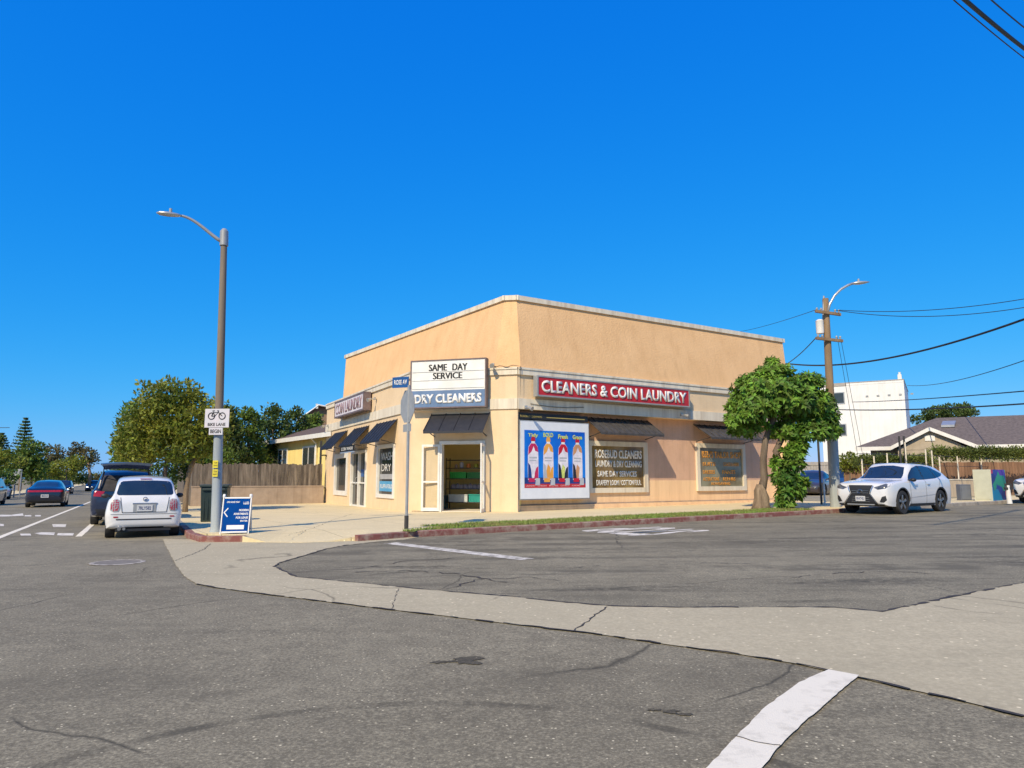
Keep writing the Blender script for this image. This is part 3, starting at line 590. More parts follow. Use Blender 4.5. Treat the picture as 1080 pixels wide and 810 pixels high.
# security lights, meter boxes along the eaves
for fr_, a, z in ((FR, .28, 3.72), (FC, 3.15, 5.24), (FL, LS(12.6), 3.95), (FL, LS(4.3), 4.55), (FR, 8.0, 3.82)):
    b = MB(); b.fbox(fr_, a-.05, a+.05, .05, .12, z-.05, z+.06); b.tube([fr_(a, .1, z), fr_(a+.02, .3, z-.03)], [.02, .02], 6); b.tube([fr_(a+.0, .26, z-.02), fr_(a+.06, .42, z-.08)], [.05, .085], 10); b.build('flood_light', M_alu, bld, smooth='auto')
b = MB(); b.tube([FC(3.1, .1, 5.22)]+[FC(3.3+.1*k, .11, 5.17+.03*math.sin(k*1.3)) for k in range(7)]+[FR(.05, .12, 5.16), FR(.05, .12, 3.9)], .012, 5); b.build('cable', M_dark, bld)
b = MB(); b.tube([FR(.5+k*.4, .07, 3.86-.07*math.sin(k/6*math.pi)) for k in range(7)], .01, 5); b.build('cable', M_dark, bld)
# ------------------------------------------------------------------ signs on the building
def sign_box(name, fr_, s0, s1, z0, z1, o0, o1, label, face_m, frame_m, fw=.05):
    t = thing(name, fr_((s0+s1)/2, o0, z0), label, 'sign')
    b = MB(); b.fbox(fr_, s0, s1, o0, o1-.03, z0, z1); b.fbox(fr_, s0, s1, o1-.03, o1, z0, z0+fw); b.fbox(fr_, s0, s1, o1-.03, o1, z1-fw, z1); b.fbox(fr_, s0, s0+fw, o1-.03, o1, z0+fw, z1-fw); b.fbox(fr_, s1-fw, s1, o1-.03, o1, z0+fw, z1-fw)
    b.build('frame', frame_m, t); p = MB(); p.fquad(fr_, s0+fw, s1-fw, o1-.02, z0+fw, z1-fw); p.build('face', face_m, t); return t
t = sign_box('sign', FR, .62, 8.25, 4.12, 4.86, .07, .33, 'long red sign with white letters reading CLEANERS & COIN LAUNDRY', M_sred, M_grey)
text(FR, 'CLEANERS & COIN LAUNDRY', .80, 8.05, 4.27, 4.71, .322, M_swht, t, ext=.02, bold=.03)
t = sign_box('sign', FC, .10, 2.98, 3.72, 5.48, .07, .36, 'white and blue sign reading SAME DAY SERVICE and DRY CLEANERS', M_swht, M_frame, .045)
b = MB(); b.fquad(FC, .145, 2.935, .345, 3.765, 4.36); b.build('lower_face', M_sblu, t)
text(FC, 'DRY CLEANERS', .28, 2.82, 3.89, 4.23, .348, M_swht, t, ext=.015, bold=.045)
[text(FC, 'SAME', 0.82+o__, 1.5+o__, 5.07, 5.31, .345+abs(o__)*.05, M_ink, t, ext=.003, bold=0) for o__ in (-.013, .013)]; [text(FC, 'DAY', 1.72+o__, 2.27+o__, 5.07, 5.31, .345+abs(o__)*.05, M_ink, t, ext=.003, bold=0) for o__ in (-.013, .013)]; [text(FC, 'SERVICE', 0.98+o__, 2.08+o__, 4.77, 5.0, .345+abs(o__)*.05, M_ink, t, ext=.003, bold=0) for o__ in (-.013, .013)]
b = MB()
for z in (4.42, 4.72, 5.03): b.fbox(FC, .18, 2.9, .34, .352, z, z+.012)
b.build('letter_rail', M_grey, t)
t = sign_box('sign', FL, LS(10.0), LS(4.95), 4.12, 4.92, .06, .40, 'faded pale sign in a brown frame reading COIN LAUNDRY', M_spnk, M_frame, .07)
text(FL, 'COIN LAUNDRY', LS(9.75), LS(5.2), 4.27, 4.78, .385, mat('dull_red_lettering', (.22, .10, .12), .5, (.40, .28, .28), scale=6), t, ext=.01, bold=.02)
text(FL, 'COIN LAUNDRY', LS(9.78), LS(5.23), 4.27, 4.78, .3805, M_swht, t, ext=.002, bold=.06)
t = sign_box('hanging_sign', FL, LS(7.2), LS(5.0), 2.38, 2.64, .70, .76, 'small black hanging sign with pale letters below the dark awning of the side door', M_ink, M_ink, .02)
text(FL, 'COIN WASH', LS(7.05), LS(5.15), 2.44, 2.58, .742, M_swht, t, ext=.003, bold=.0)
b = MB(); b.fbox(FL, LS(7.2), LS(5.0), .705, .765, 2.33, 2.375); b.build('trim', mat('pale_blue', (.30, .38, .50), .5), t)
# ---- poster box on the side street facade
PO = -.02
t = thing('poster_case', FR(1.65, -REC, .48), 'large white poster case with four detergent bottles on a blue ground', 'poster')
b = MB(); b.fbox(FR, .10, 3.22, -REC, PO-.02, .48, 3.28); b.build('case', M_grey, t)
b = MB(); b.fbox(FR, .14, 3.18, PO-.02, PO, .52, 3.24); b.build('backing', mat('poster_white', (.74, .77, .80), .35, (.68, .71, .75)), t)
M_pblue = mat('poster_blue', (.004, .085, .52), .35, (.004, .20, .72), scale=1.1, detail=2)
P0, P1, Pz0, Pz1 = .29, 3.0, .90, 2.93
b = MB(); b.fquad(FR, P0, P1, PO+.003, Pz0, Pz1); b.build('print', M_pblue, t)
b = MB(); b.fquad(FR, P0, P1, PO+.006, Pz0, Pz0+.14); b.build('red_band', M_sred, t)
for k_, w__ in enumerate(('LAUNDRY', 'DETERGENT', 'ROSE', 'CITRUS', 'ALMOND')): text(FR, w__, P0+.06+.5*k_, P0+.46+.5*k_, Pz0+.045, Pz0+.10, PO+.008, mat('pale_pink', (.8, .4, .4), .5), t, ext=0)
M_navyb = mat('poster_navy', (.012, .03, .16), .4, (.01, .05, .25), scale=3)
b = MB(); b.fquad(FR, P0, P1, PO+.0045, Pz0+.14, Pz0+.36); b.build('print', M_navyb, t)
M_pw = mat('bottle_white', (.80, .77, .80), .4, (.62, .58, .66), scale=5, detail=3); M_pp = mat('print_magenta', (.55, .02, .10), .4); M_po = mat('print_orange', (.80, .40, .06), .4, (.7, .30, .05)); M_prd = mat('print_red', (.55, .01, .03), .4); M_pk = mat('print_black', (.02, .02, .035), .4); M_pg = mat('print_lime', (.42, .55, .12), .4, (.7, .7, .2), scale=12)
M_pt = mat('print_tan', (.60, .30, .14), .4); M_pgrey = mat('print_grey', (.48, .50, .54), .4)
def flat(poly, o, m, parent, nm='print'):
    b = MB(); b.add([FR(a, o, z) for a, z in poly], [tuple(range(len(poly)))]); return b.build(nm, m, parent)
heads = ['Tidy', 'BOLD', 'Fresh', 'Grace']
for k in range(4):
    cx = .66+k*.66; c = (M_pp, M_po, M_prd, M_pt)[k]; w2 = .22
    body = [(cx-w2, 1.18), (cx+w2, 1.18), (cx+w2*1.05, 1.5), (cx+w2, 2.15), (cx+w2*.88, 2.35), (cx+.09, 2.48), (cx-.09, 2.48), (cx-w2*.88, 2.35), (cx-w2, 2.15), (cx-w2*1.05, 1.5)]
    flat(body, PO+.007, M_pw, t, 'bottle_print')
    flat([(cx-w2*.95, 2.05), (cx-w2*.3, 2.18), (cx+w2*.1, 2.37), (cx+w2*.4, 2.2), (cx+w2*.97, 2.16), (cx+w2*.86, 2.34), (cx+.09, 2.46), (cx-.09, 2.46), (cx-w2*.86, 2.33)], PO+.009, c, t)
    flat([(cx-.075, 2.48), (cx+.075, 2.48), (cx+.075, 2.54), (cx-.075, 2.54)], PO+.0085, M_swht, t)
    flat([(cx-.10, 2.54), (cx+.10, 2.54), (cx+.085, 2.64), (cx+.05, 2.71), (cx-.05, 2.71), (cx-.085, 2.64)], PO+.009, (M_prd, M_po, M_prd, M_prd)[k], t, 'cap_print')
    flat([(cx-w2*.75, 1.93), (cx+w2*.75, 1.93), (cx+w2*.75, 1.99), (cx-w2*.75, 1.99)], PO+.009, M_pgrey, t)
    flat([(cx-w2*.75, 1.84), (cx+w2*.6, 1.84), (cx+w2*.6, 1.88), (cx-w2*.75, 1.88)], PO+.009, M_pgrey, t)
    flat([(cx-w2*.98, 1.22), (cx-w2*.2, 1.22), (cx-w2*.3, 1.45), (cx-w2*.6, 1.7), (cx-w2*.98, 1.78)], PO+.009, (M_navyb, M_pgrey, M_pk, M_pk)[k], t)
    flat([(cx+w2*.1, 1.22), (cx+w2*.98, 1.22), (cx+w2*.98, 1.66), (cx+w2*.6, 1.6), (cx+w2*.3, 1.42)], PO+.009, (M_pp, M_po, M_pk, M_pw)[k], t)
    flat([(cx-w2*.25, 1.25), (cx+w2*.2, 1.25), (cx+w2*.4, 1.62), (cx-.02, 1.74), (cx-w2*.4, 1.5)], PO+.0105, (M_pw, M_po, M_pg, M_pt)[k], t)
    flat([(cx-w2*.9, 1.10), (cx+w2*.3, 1.10), (cx+w2*.3, 1.24), (cx-w2*.9, 1.24)], PO+.012, (M_pp, M_po, M_prd, M_prd)[k], t)
    flat([(cx+w2*.35, .99), (cx+w2*1.3, .99), (cx+w2*1.3, 1.24), (cx+w2*.5, 1.24)], PO+.013, M_pgrey, t)
    text(FR, heads[k], cx-.22, cx+.22, 2.66+(.04 if k == 1 else 0), 2.82+(.04 if k == 1 else 0), PO+.012, M_pg, t, ext=0, bold=.04)
t = thing('banner_strip', FR(1.65, -REC, 3.32), 'narrow black and gold notice strip above the poster case', 'sign')
b = MB(); b.fbox(FR, .08, 3.2, -REC, PO-.06, 3.32, 3.54); b.build('board', M_ink, t)
text(FR, 'ROSEBUD CLEANERS', .16, 1.1, 3.385, 3.465, PO-.058, mat('dull_gold', (.42, .34, .10), .5), t, ext=.003); b = MB(); b.fbox(FR, 1.3, 3.05, PO-.06, PO-.055, 3.40, 3.43); b.build('gold_line', MATS['dull_gold'], t)
# ------------------------------------------------------------------ things inside the doorway
FI = Frame(FC(-.45, 0, 0).xy, FC.e)
sh = thing('shelving_unit', FI(2.1, -1.8, .09), 'dark shelving unit seen through the open corner doorway', 'shelf')
levels = (.32, .82, 1.20, 1.60, 1.90)
for z in levels:
    b = MB(); b.fbox(FI, 1.25, 3.2, -2.0, -1.55, z, z+.03); b.build('shelf', M_dark, sh)
for a in (1.25, 3.17):
    for o_ in (-2.0, -1.58):
        b = MB(); b.fbox(FI, a, a+.03, o_, o_+.03, .09, 2.0); b.build('post', M_dark, sh)
def crate(a0, a1, z, h, m, label, name='plastic_crate', cat='crate', group=None):
    t = thing(name, FI((a0+a1)/2, -1.77, z), label, cat, group); b = MB()
    b.fbox(FI, a0, a1, -1.96, -1.57, z, z+.03); b.fbox(FI, a0, a1, -1.59, -1.57, z+.03, z+h); b.fbox(FI, a0, a1, -1.96, -1.94, z+.03, z+h); b.fbox(FI, a0, a0+.02, -1.94, -1.59, z+.03, z+h); b.fbox(FI, a1-.02, a1, -1.94, -1.59, z+.03, z+h)
    b.build('tub', m, t); r = MB(); r.fbox(FI, a0-.01, a1+.01, -1.57, -1.55, z+h-.03, z+h+.01)
    for k in range(7): aa = a0+(a1-a0)*(k+.5)/7; r.fbox(FI, aa-.008, aa+.008, -1.57, -1.56, z+.03, z+h-.03)
    r.build('rim', m, t)
M_gr = mat('green_plastic', (.03, .36, .07), .4, (.02, .28, .05)); M_te = mat('teal_plastic', (.02, .30, .25), .4, (.015, .24, .2)); M_tw = mat('white_plastic', (.55, .60, .58), .4)
crate(1.42, 2.05, 1.232, .23, M_gr, 'bright green crate on the middle shelf, left of its neighbour'); crate(2.10, 2.95, 1.232, .22, mat('dark_green_plastic', (.015, .2, .03), .4), 'dark green crate on the middle shelf, right of the bright one')
crate(1.38, 2.12, .352, .27, M_tw, 'pale ribbed crate on the lowest shelf'); crate(2.18, 3.05, .352, .28, M_te, 'teal crate on the lowest shelf')
crate(.98, 1.22, .09, .5, mat('blue_grey_plastic', (.06, .18, .2), .4), 'blue-grey tub on the floor left of the shelving unit', 'laundry_tub', 'tub')
b = MB()
for k in range(9):
    a = 1.5+k*.17; b.lathe([(.0, .17+.03*math.sin(k*2)), (.07, .15), (.11, .08), (.12, 0)], FI(a, -1.75, .852), 10)
o = b.build('clothes_pile', mat('grey_cloth', (.33, .31, .34), .9, (.22, .20, .23), scale=9), smooth=True, origin=FI(2.1, -1.75, .852)); tag(o, 'pile of folded grey clothes on the shelf below the green crates', 'clothes')
for k, (a, r, h, c, lb) in enumerate(((1.62, .055, .14, (.45, .35, .3), 'small tan jar on the upper shelf'), (1.84, .075, .22, (.5, .52, .6), 'pale blue-grey bottle on the upper shelf'), (2.12, .085, .16, (.75, .22, .03), 'orange tub on the upper shelf'), (2.42, .09, .15, (.40, .42, .04), 'yellow-green tub on the upper shelf'))):
    b = MB(); p = FI(a, -1.7, 1.632); b.lathe([(0, 0), (r, 0), (r, h*.8), (r*.6, h*.9), (r*.55, h), (0, h)], p, 14); o = b.build('detergent_tub', mat('tub_%d' % k, c, .4), smooth='auto', origin=p); tag(o, lb, 'container')
# ------------------------------------------------------------------ street furniture
def lamp():
    p = G(227.5, 561, .13); zb = H(*p)+.13; x, y = p
    t = thing('street_lamp', (x, y, zb), 'tall street lamp with brown pole at the corner carrying the bike sign', 'street lamp')
    lean = Vector((-.006, 0, 1)); top = 7.2
    def at(z): return Vector((x, y, 0))+Vector((-.026*(z-zb), 0, z))
    b = MB(); b.tube([at(zb), at(zb+.1), at(2.35)], [.14, .114, .100], 12); b.build('pole_base', M_poleg, t, smooth='auto')
    b = MB(); b.tube([at(2.35), at(5), at(top-.1)], [.096, .084, .072], 12); b.build('pole', M_polec, t, smooth='auto')
    b = MB(); b.tube([at(top-.42), at(top-.06), at(top)], [.10, .095, .05], 12); b.build('cap', M_grey, t, smooth='auto')
    d = Vector((-.93, -.36, 0)); pts = []
    for k in range(12):
        a = k/11; pts.append(at(top-.35)+d*(a**.8*1.0)+Vector((0, 0, .55*math.sin(a*math.pi/2))))
    b = MB(); b.tube(pts, [.045-.015*k/11 for k in range(12)], 8); b.build('arm', M_grey, t, smooth=True)
    e = pts[-1]; dd = d
    b = MB(); b.tube([e-dd*.05, e+dd*.06, e+dd*.25, e+dd*.42, e+dd*.50], [.035, .075, .10, .085, .02], 12, flat=.55); lh = b.build('lamp_head', M_alu, t, smooth=True)
    b = MB(); b.tube([e+dd*.2+Vector((0, 0, .05)), e+dd*.2+Vector((0, 0, .14))], [.035, .035], 10); b.build('photocell', M_grey, lh, smooth='auto')
    # notices strapped on the pole
    for z, m, nm in ((1.56, M_ytag, 'notice'), (1.36, M_ytag, 'notice')):
        b = MB(); b.box(at(z)+Vector((.0, -.125, 0)), (.12, .012, .17)); n_ = b.build(nm, m, t); 
        f_ = Frame((x-.05-.03, y-.132), (1, 0)); text(f_, 'TOW', .01, .09, z+.01, z+.05, 0, M_ink, n_, ext=0); text(f_, 'AWAY', .0, .1, z-.05, z-.01, 0, M_ink, n_, ext=0)
    return t, at, x, y
M_ytag = mat('yellow_notice', (.72, .60, .03), .5, (.6, .5, .05)); M_sgn = mat('sign_sheet_white', (.62, .57, .60), .5, (.54, .55, .58), scale=6)
t, lat, lx, ly = lamp()
class BikeFrame:
    fr = Frame((lx-.335, ly-.14), (.996, -.0872))
    def __call__(s, a, o, z): return s.fr(a*.88, o, 2.83+(z-3.24)*.88)
fs_ = BikeFrame()
bs = thing('bike_sign', (lx, ly-.16, 2.7), 'white bicycle route sign strapped on the corner lamp pole', 'sign')
b = MB(); b.fbox(fs_, 0, .66, -.012, 0, 2.75, 3.24); b.build('panel', M_sgn, bs)
b = MB()
for (u0, v0, r) in ((.18, 3.05, .085), (.47, 3.05, .085)):
    b.tube([fs_(u0+r*math.cos(k*math.pi/12), .006, v0+r*math.sin(k*math.pi/12)) for k in range(25)], .010, 6, cap=False)
for l_ in (((.18, 3.05), (.27, 3.05), (.36, 3.15), (.23, 3.14), (.27, 3.05)), ((.18, 3.05), (.23, 3.14), (.21, 3.19), (.26, 3.19)), ((.47, 3.05), (.36, 3.15), (.37, 3.19), (.33, 3.19))):
    b.tube([fs_(a, .006, z) for a, z in l_], .010, 6)
b.build('bicycle_symbol', M_ink, bs)
text(fs_, 'BIKE LANE', .09, .57, 2.79, 2.87, .002, M_ink, bs, ext=.002)
b = MB(); b.fbox(fs_, .13, .50, -.012, 0, 2.56, 2.74); b.build('plaque', M_sgn, bs); text(fs_, 'BEGIN', .17, .46, 2.60, 2.70, .002, M_ink, bs, ext=.002)
b = MB(); b.tube([Vector((lx-.05, ly, 2.52)), Vector((lx-.05, ly, 2.55))], .122, 12); b.tube([Vector((lx-.05, ly, 2.72)), Vector((lx-.05, ly, 2.75))], .122, 12); b.build('strap', M_alu, bs)
# sandwich board
pL = Vector(G(231.5, 563.5, .13)); pR = Vector(G(262, 561, .13)); zz = H(*pL)+.13
pR = pL+Vector((.97, .22)).normalized()*.60
sb = thing('sandwich_board', ((pL.x+pR.x)/2, (pL.y+pR.y)/2, zz), 'blue and white sandwich board standing at the foot of the lamp pole', 'sign board')
fb = Frame(pL, pR-pL); Wd = (pR-pL).length; M_bblue = mat('board_blue', (.003, .065, .27), .9, (.002, .05, .22), spec=.05)
hb = .76
def panel(front):
    s_ = 1 if front else -1; b = MB()
    def fp(a, o, z): 
        return fb(a, (-.27+.27*(1 if front else -1)*1)*0 + s_*(.24*(1-z/hb)) - .24 + o*s_, zz+z)
    b.hexa([fp(.03, 0, .06), fp(Wd-.03, 0, .06), fp(Wd-.03, .02, .06), fp(.03, .02, .06), fp(.03, 0, hb), fp(Wd-.03, 0, hb), fp(Wd-.03, .02, hb), fp(.03, .02, hb)])
    p = b.build('panel', M_bblue, sb); e = MB()
    for a in (0, Wd-.022): e.hexa([fp(a, -.01, 0), fp(a+.022, -.01, 0), fp(a+.022, .025, 0), fp(a, .025, 0), fp(a, -.01, hb+.02), fp(a+.022, -.01, hb+.02), fp(a+.022, .025, hb+.02), fp(a, .025, hb+.02)])
    for z in (.03, hb-.0): e.hexa([fp(.04, -.01, z), fp(Wd-.04, -.01, z), fp(Wd-.04, .03, z), fp(.04, .03, z), fp(.04, -.01, z+.03), fp(Wd-.04, -.01, z+.03), fp(Wd-.04, .03, z+.03), fp(.04, .03, z+.03)])
    e.build('frame', M_swht, sb)
    return fp
panel(False); fp = panel(True)
class FF:
    def __call__(s, a, o, z): return fp(a, .022+o, z)
ff = FF()
for tx, a0, a1, z0, z1 in (('OPEN HOUSE TODAY', .08, .33, .665, .70), ('1 - 4 PM', .40, .50, .665, .69), ('NEW', .40, .51, .63, .66), ('MODERN', .33, .51, .485, .53), ('APARTMENTS', .23, .51, .405, .45), ('FOR LEASE', .28, .51, .325, .37), ('ENTER', .37, .51, .26, .295)):
    text(ff, tx, a0*Wd/.55, a1*Wd/.55, z0, z1, .002, M_swht, sb, ext=0, bold=.03)
b = MB(); b.add([ff(a, .002, z) for a, z in ((.04, .46), (.12, .56), (.135, .545), (.065, .46))], [(0, 1, 2, 3)]); b.add([ff(a, .002, z) for a, z in ((.04, .46), (.065, .46), (.135, .375), (.12, .36))], [(0, 1, 2, 3)]); b.build('arrow', M_swht, sb)
b = MB(); b.add([ff(a, .002, z) for a, z in ((.13, .10), (.49, .10), (.49, .19), (.13, .19))], [(0, 1, 2, 3)]); b.build('label_strip', M_swht, sb)
b = MB(); b.lathe([(.0, .06), (.03, .05), (.035, 0), (.03, -.03)], fp(.02, 0, hb+.04), 10); b.lathe([(.0, .06), (.03, .05), (.035, 0), (.03, -.03)], fp(Wd-.02, 0, hb+.04), 10); b.build('hinge_knob', M_swht, sb, smooth=True)
# litter bin
px, py = -8.72, 21.0; zz = H(px, py)+.13
tb = thing('litter_bin', (px, py, zz), 'dark green litter bin standing behind the lamp pole', 'bin')
M_bin = mat('bin_green', (.012, .028, .026), .5, (.02, .035, .03), scale=5)
b = MB(); f_ = Frame((px-.36, py+.1), (.97, .25))
b.hexa([f_(.03, .05, zz), f_(.69, .05, zz), f_(.69, .62, zz), f_(.03, .62, zz), f_(0, 0, zz+.98), f_(.72, 0, zz+.98), f_(.72, .67, zz+.98), f_(0, .67, zz+.98)]); b.build('body', M_bin, tb, bevel=.02)
b = MB(); b.fbox(f_, -.03, .75, -.03, .70, zz+.98, zz+1.06); b.fbox(f_, .05, .67, .66, .72, zz+.88, zz+.95); b.build('lid', M_bin, tb, bevel=.02)
b = MB()
for k in range(6): b.fbox(f_, .08+.105*k, .11+.105*k, .64, .66, zz+.1, zz+.86)
b.build('rib', M_bin, tb)
# stop sign with street name blade
p = G(428.5, 557.5, .135); zz = H(*p)+.135; X, Y = p
ss = thing('stop_sign', (X, Y, zz), 'back of a stop sign on a thin pole in the grass by the kerb', 'stop sign')
b = MB(); b.tube([(X, Y, zz), (X, Y, zz+.14), (X, Y, 3.45)], .034, 8); b.build('pole', M_grey, ss); b = MB(); b.tube([(X, Y, zz-.02), (X, Y, zz+.3)], .05, 8); b.build('pole_sleeve', M_dark, ss)
# plate faces along the cross street; seen from behind and edge-on
fs2 = Frame((X-.075, Y+.01), (-.5395, .842)); 
ctr = 2.95; R8 = .42; b = MB(); ring8 = [(R8*math.cos(R_(22.5+45*k)), R8*math.sin(R_(22.5+45*k))) for k in range(8)]
b.add([fs2(a, .045, ctr+z) for a, z in ring8]+[fs2(a, .055, ctr+z) for a, z in ring8], [tuple(range(8)), tuple(range(8, 16))]+[(k, (k+1) % 8, 8+(k+1) % 8, 8+k) for k in range(8)]); b.build('plate_back', M_grey, ss)
b = MB(); b.add([fs2(a, .057, ctr+z) for a, z in ring8], [tuple(range(8))]); pr = b.build('plate_face', M_sred, ss); text(fs2, 'STOP', -.27, .27, ctr-.13, ctr+.13, .059, M_swht, pr, ext=0)
b = MB(); b.fbox(fs2, -.22, .22, .045, .055, 2.34, 2.52); b.build('plaque', M_grey, ss); 
fn = Frame((X, Y), (.97, -.24)); bl = thing('street_name_sign', (X, Y, 3.45), 'blue street name blade on top of the stop sign pole', 'sign')
fn2 = Frame((X-.44, Y+.16), (.92, -.35)); b = MB(); b.fbox(fn2, .02, .46, -.01, .01, 3.40, 3.66); b.build('blade', mat('street_blue', (.008, .085, .28), .4, (.01, .07, .22)), bl); text(fn2, 'ROSE AV', .07, .42, 3.47, 3.59, .012, M_swht, bl, ext=.002)
# ------------------------------------------------------------------ retaining wall and plank fence beside the shop
W0 = Vector((-15.25, 33.98)); W1 = Vector((-9.75, 37.0)); fw_ = Frame(W0, W1-W0); LW = (W1-W0).length
g = H(-12, 33)+.0
t = thing('retaining_wall', ((W0.x+W1.x)/2, (W0.y+W1.y)/2, g), 'low plain stucco wall between the main street and the shop', 'wall')
b = MB(); b.fbox(fw_, 0, LW, -.2, 0, g-.5, .80); b.build('wall', M_retain, t); b = MB(); b.fbox(fw_, -.02, LW, -.22, .02, .80, .86); b.build('coping', M_retain, t)
t = thing('plank_fence', ((W0.x+W1.x)/2, (W0.y+W1.y)/2, .86), 'weathered brown plank fence standing on the stucco wall', 'fence')
b = MB(); a = 0
while a < LW-.1:
    ww = random.uniform(.10, .135); b.fbox(fw_, a, a+ww-.008, -.12-random.uniform(0, .012), -.095, .862, 1.93+random.uniform(-.04, .05)); a += ww
b.build('planks', M_wood, t)
for z in (1.05, 1.75): b = MB(); b.fbox(fw_, 0, LW-.1, -.17, -.125, z, z+.08); b.build('rail', M_wood, t)
t = thing('plank_fence', (W0.x-.1, W0.y, g), 'grey-brown plank fence running back along the main street sidewalk', 'fence')
f2_ = Frame(W0+E1*14, -E1); b = MB(); a = 0
while a < 13.9:
    ww = random.uniform(.10, .135); b.fbox(f2_, a, a+ww-.008, -.02-random.uniform(0, .012), 0, g-.3, 1.90+random.uniform(-.05, .05)); a += ww
b.build('planks', M_wood, t)
# ------------------------------------------------------------------ houses
def roofslab(b, p0, p1, p2, p3, th=.12):
    P = [Vector(p) for p in (p0, p1, p2, p3)]; b.hexa([p-Vector((0, 0, th)) for p in P]+P)
def house_yellow():
    nr = AT(352, 470, 37.2).xy; fr = AT(282, 470, 47).xy; f = Frame(fr, nr-fr); L = (nr-fr).length
    t = thing('yellow_house', (fr.x, fr.y, g), 'yellow stucco house with low brown roof behind the plank fence', 'house')
    ze = 3.62
    b = MB(); b.fbox(f, 0, L, -8, 0, g-.5, ze); b.build('wall', M_house, t)
    b = MB(); roofslab(b, f(-.7, .42, ze-.02), f(L+.7, .42, ze-.02), f(L-1, -4, ze+1.45), f(3.5, -4, ze+1.45)); roofslab(b, f(L+.7, -8.7, ze-.02), f(-.7, -8.7, ze-.02), f(3.5, -4, ze+1.45), f(L-1, -4, ze+1.45)); roofslab(b, f(-.7, -8.7, ze-.02), f(-.7, .42, ze-.02), f(3.5, -4, ze+1.44), f(3.5, -4, ze+1.45)); b.build('roof', M_roofb, t)
    b = MB(); b.fbox(f, -.72, L+.7, .42, .48, ze-.24, ze+.0); b.fbox(f, -.76, -.70, -8.7, .48, ze-.24, ze+.0); b.build('eave_board', M_white, t)
    for a0, a1 in ((2.6, 4.4), (7.2, 9.3)):
        b = MB(); b.fbox(f, a0, a1, 0, .05, 1.5, 3.05); fr2 = b.build('window', M_white, t); b = MB(); b.fquad(f, a0+.1, a1-.1, .055, 1.6, 2.95); b.build('pane', M_glass, fr2); b = MB(); b.fbox(f, (a0+a1)/2-.03, (a0+a1)/2+.03, .056, .075, 1.6, 2.95); b.build('mullion', M_white, fr2)
    b = MB(); b.tube([f(L*.80, .4, ze-.2), f(L*.80, .1, ze-.5), f(L*.80, .1, .8)], .05, 8); b.build('downpipe', M_white, t)
house_yellow()
def gable_far():
    c = AT(335, 440, 60); t = thing('gabled_house', (c.x, c.y, g), 'upper storey of a house with red-brown tiled gable roof behind the yellow house', 'house')
    f = Frame((c.x-1.2, c.y), (.95, .3)); zt = 7.6
    b = MB(); b.add([f(0, 0, g), f(7, 0, g), f(7, 0, 6.2), f(3.5-2.4, 0, 7.3), f(0, 0, 6.2)], [(0, 1, 2, 3, 4)]); b.fbox(f, 0, 7, -5, -.01, g, 6.2); b.build('wall', mat('brown_siding', (.30, .19, .12), .8), t)
    b = MB(); roofslab(b, f(-.5, .5, 6.1), f(1.2, .5, 7.45), f(1.2, -5, 7.45), f(-.5, -5, 6.1)); roofslab(b, f(8, .5, 6.3), f(1.2, .5, 7.45), f(1.2, -5, 7.45), f(8, -5, 6.3)); b.build('roof', mat('red_brown_tile', (.25, .10, .055), .85, (.17, .07, .04), scale=8), t)
    b = MB(); b.fbox(f, .95, 1.15, .5, .55, 7.1, 7.5); b.tube([f(-.5, .52, 6.05), f(1.2, .52, 7.4), f(8, .52, 6.25)], .07, 6); b.build('eave_board', M_white, t)
gable_far()
def white_block():
    a = AT(868, 470, 74).xy; c = AT(958, 470, 70).xy; f = Frame(a, c-a); L = (c-a).length; zt = 11.0
    t = thing('white_apartment_block', (a.x, a.y, .3), 'plain white three-storey block behind the utility pole', 'building')
    b = MB(); b.fbox(f, 0, L, -12, 0, 0, zt-.25); b.fbox(f, L*.33, L, -12, .02, zt-.25, zt-.02); b.build('wall', M_wbld, t)
    b = MB(); b.fbox(f, -.05, L*.33, -12, .05, zt-.28, zt+.05); b.fbox(f, L*.33, L+.05, -12, .05, zt-.02, zt+.06); b.build('parapet', mat('parapet_grey', (.42, .38, .33), .8), t)
    b = MB(); b.fbox(f, L-.5, L-.15, -.5, -.1, zt+.06, zt+.55); b.tube([f(L-.32, -.3, zt+.5), f(L-.32, -.3, zt+.8)], .12, 8); b.build('vent', M_white, t)
    for z in (9.0, 5.7):
        b = MB(); b.fbox(f, .9, 2.35, 0, .04, z-.15, z+1.1); w_ = b.build('window', M_alu, t); b = MB(); b.fquad(f, 1.0, 2.25, .045, z-.05, z+1.0); b.build('pane', M_glass, w_)
    for k in range(5):
        b = MB(); b.fbox(f, 4.3+k*1.0, 4.55+k*1.0, 0, .06, 9.45, 9.6); b.build('wall_vent', M_grey, t)
white_block()
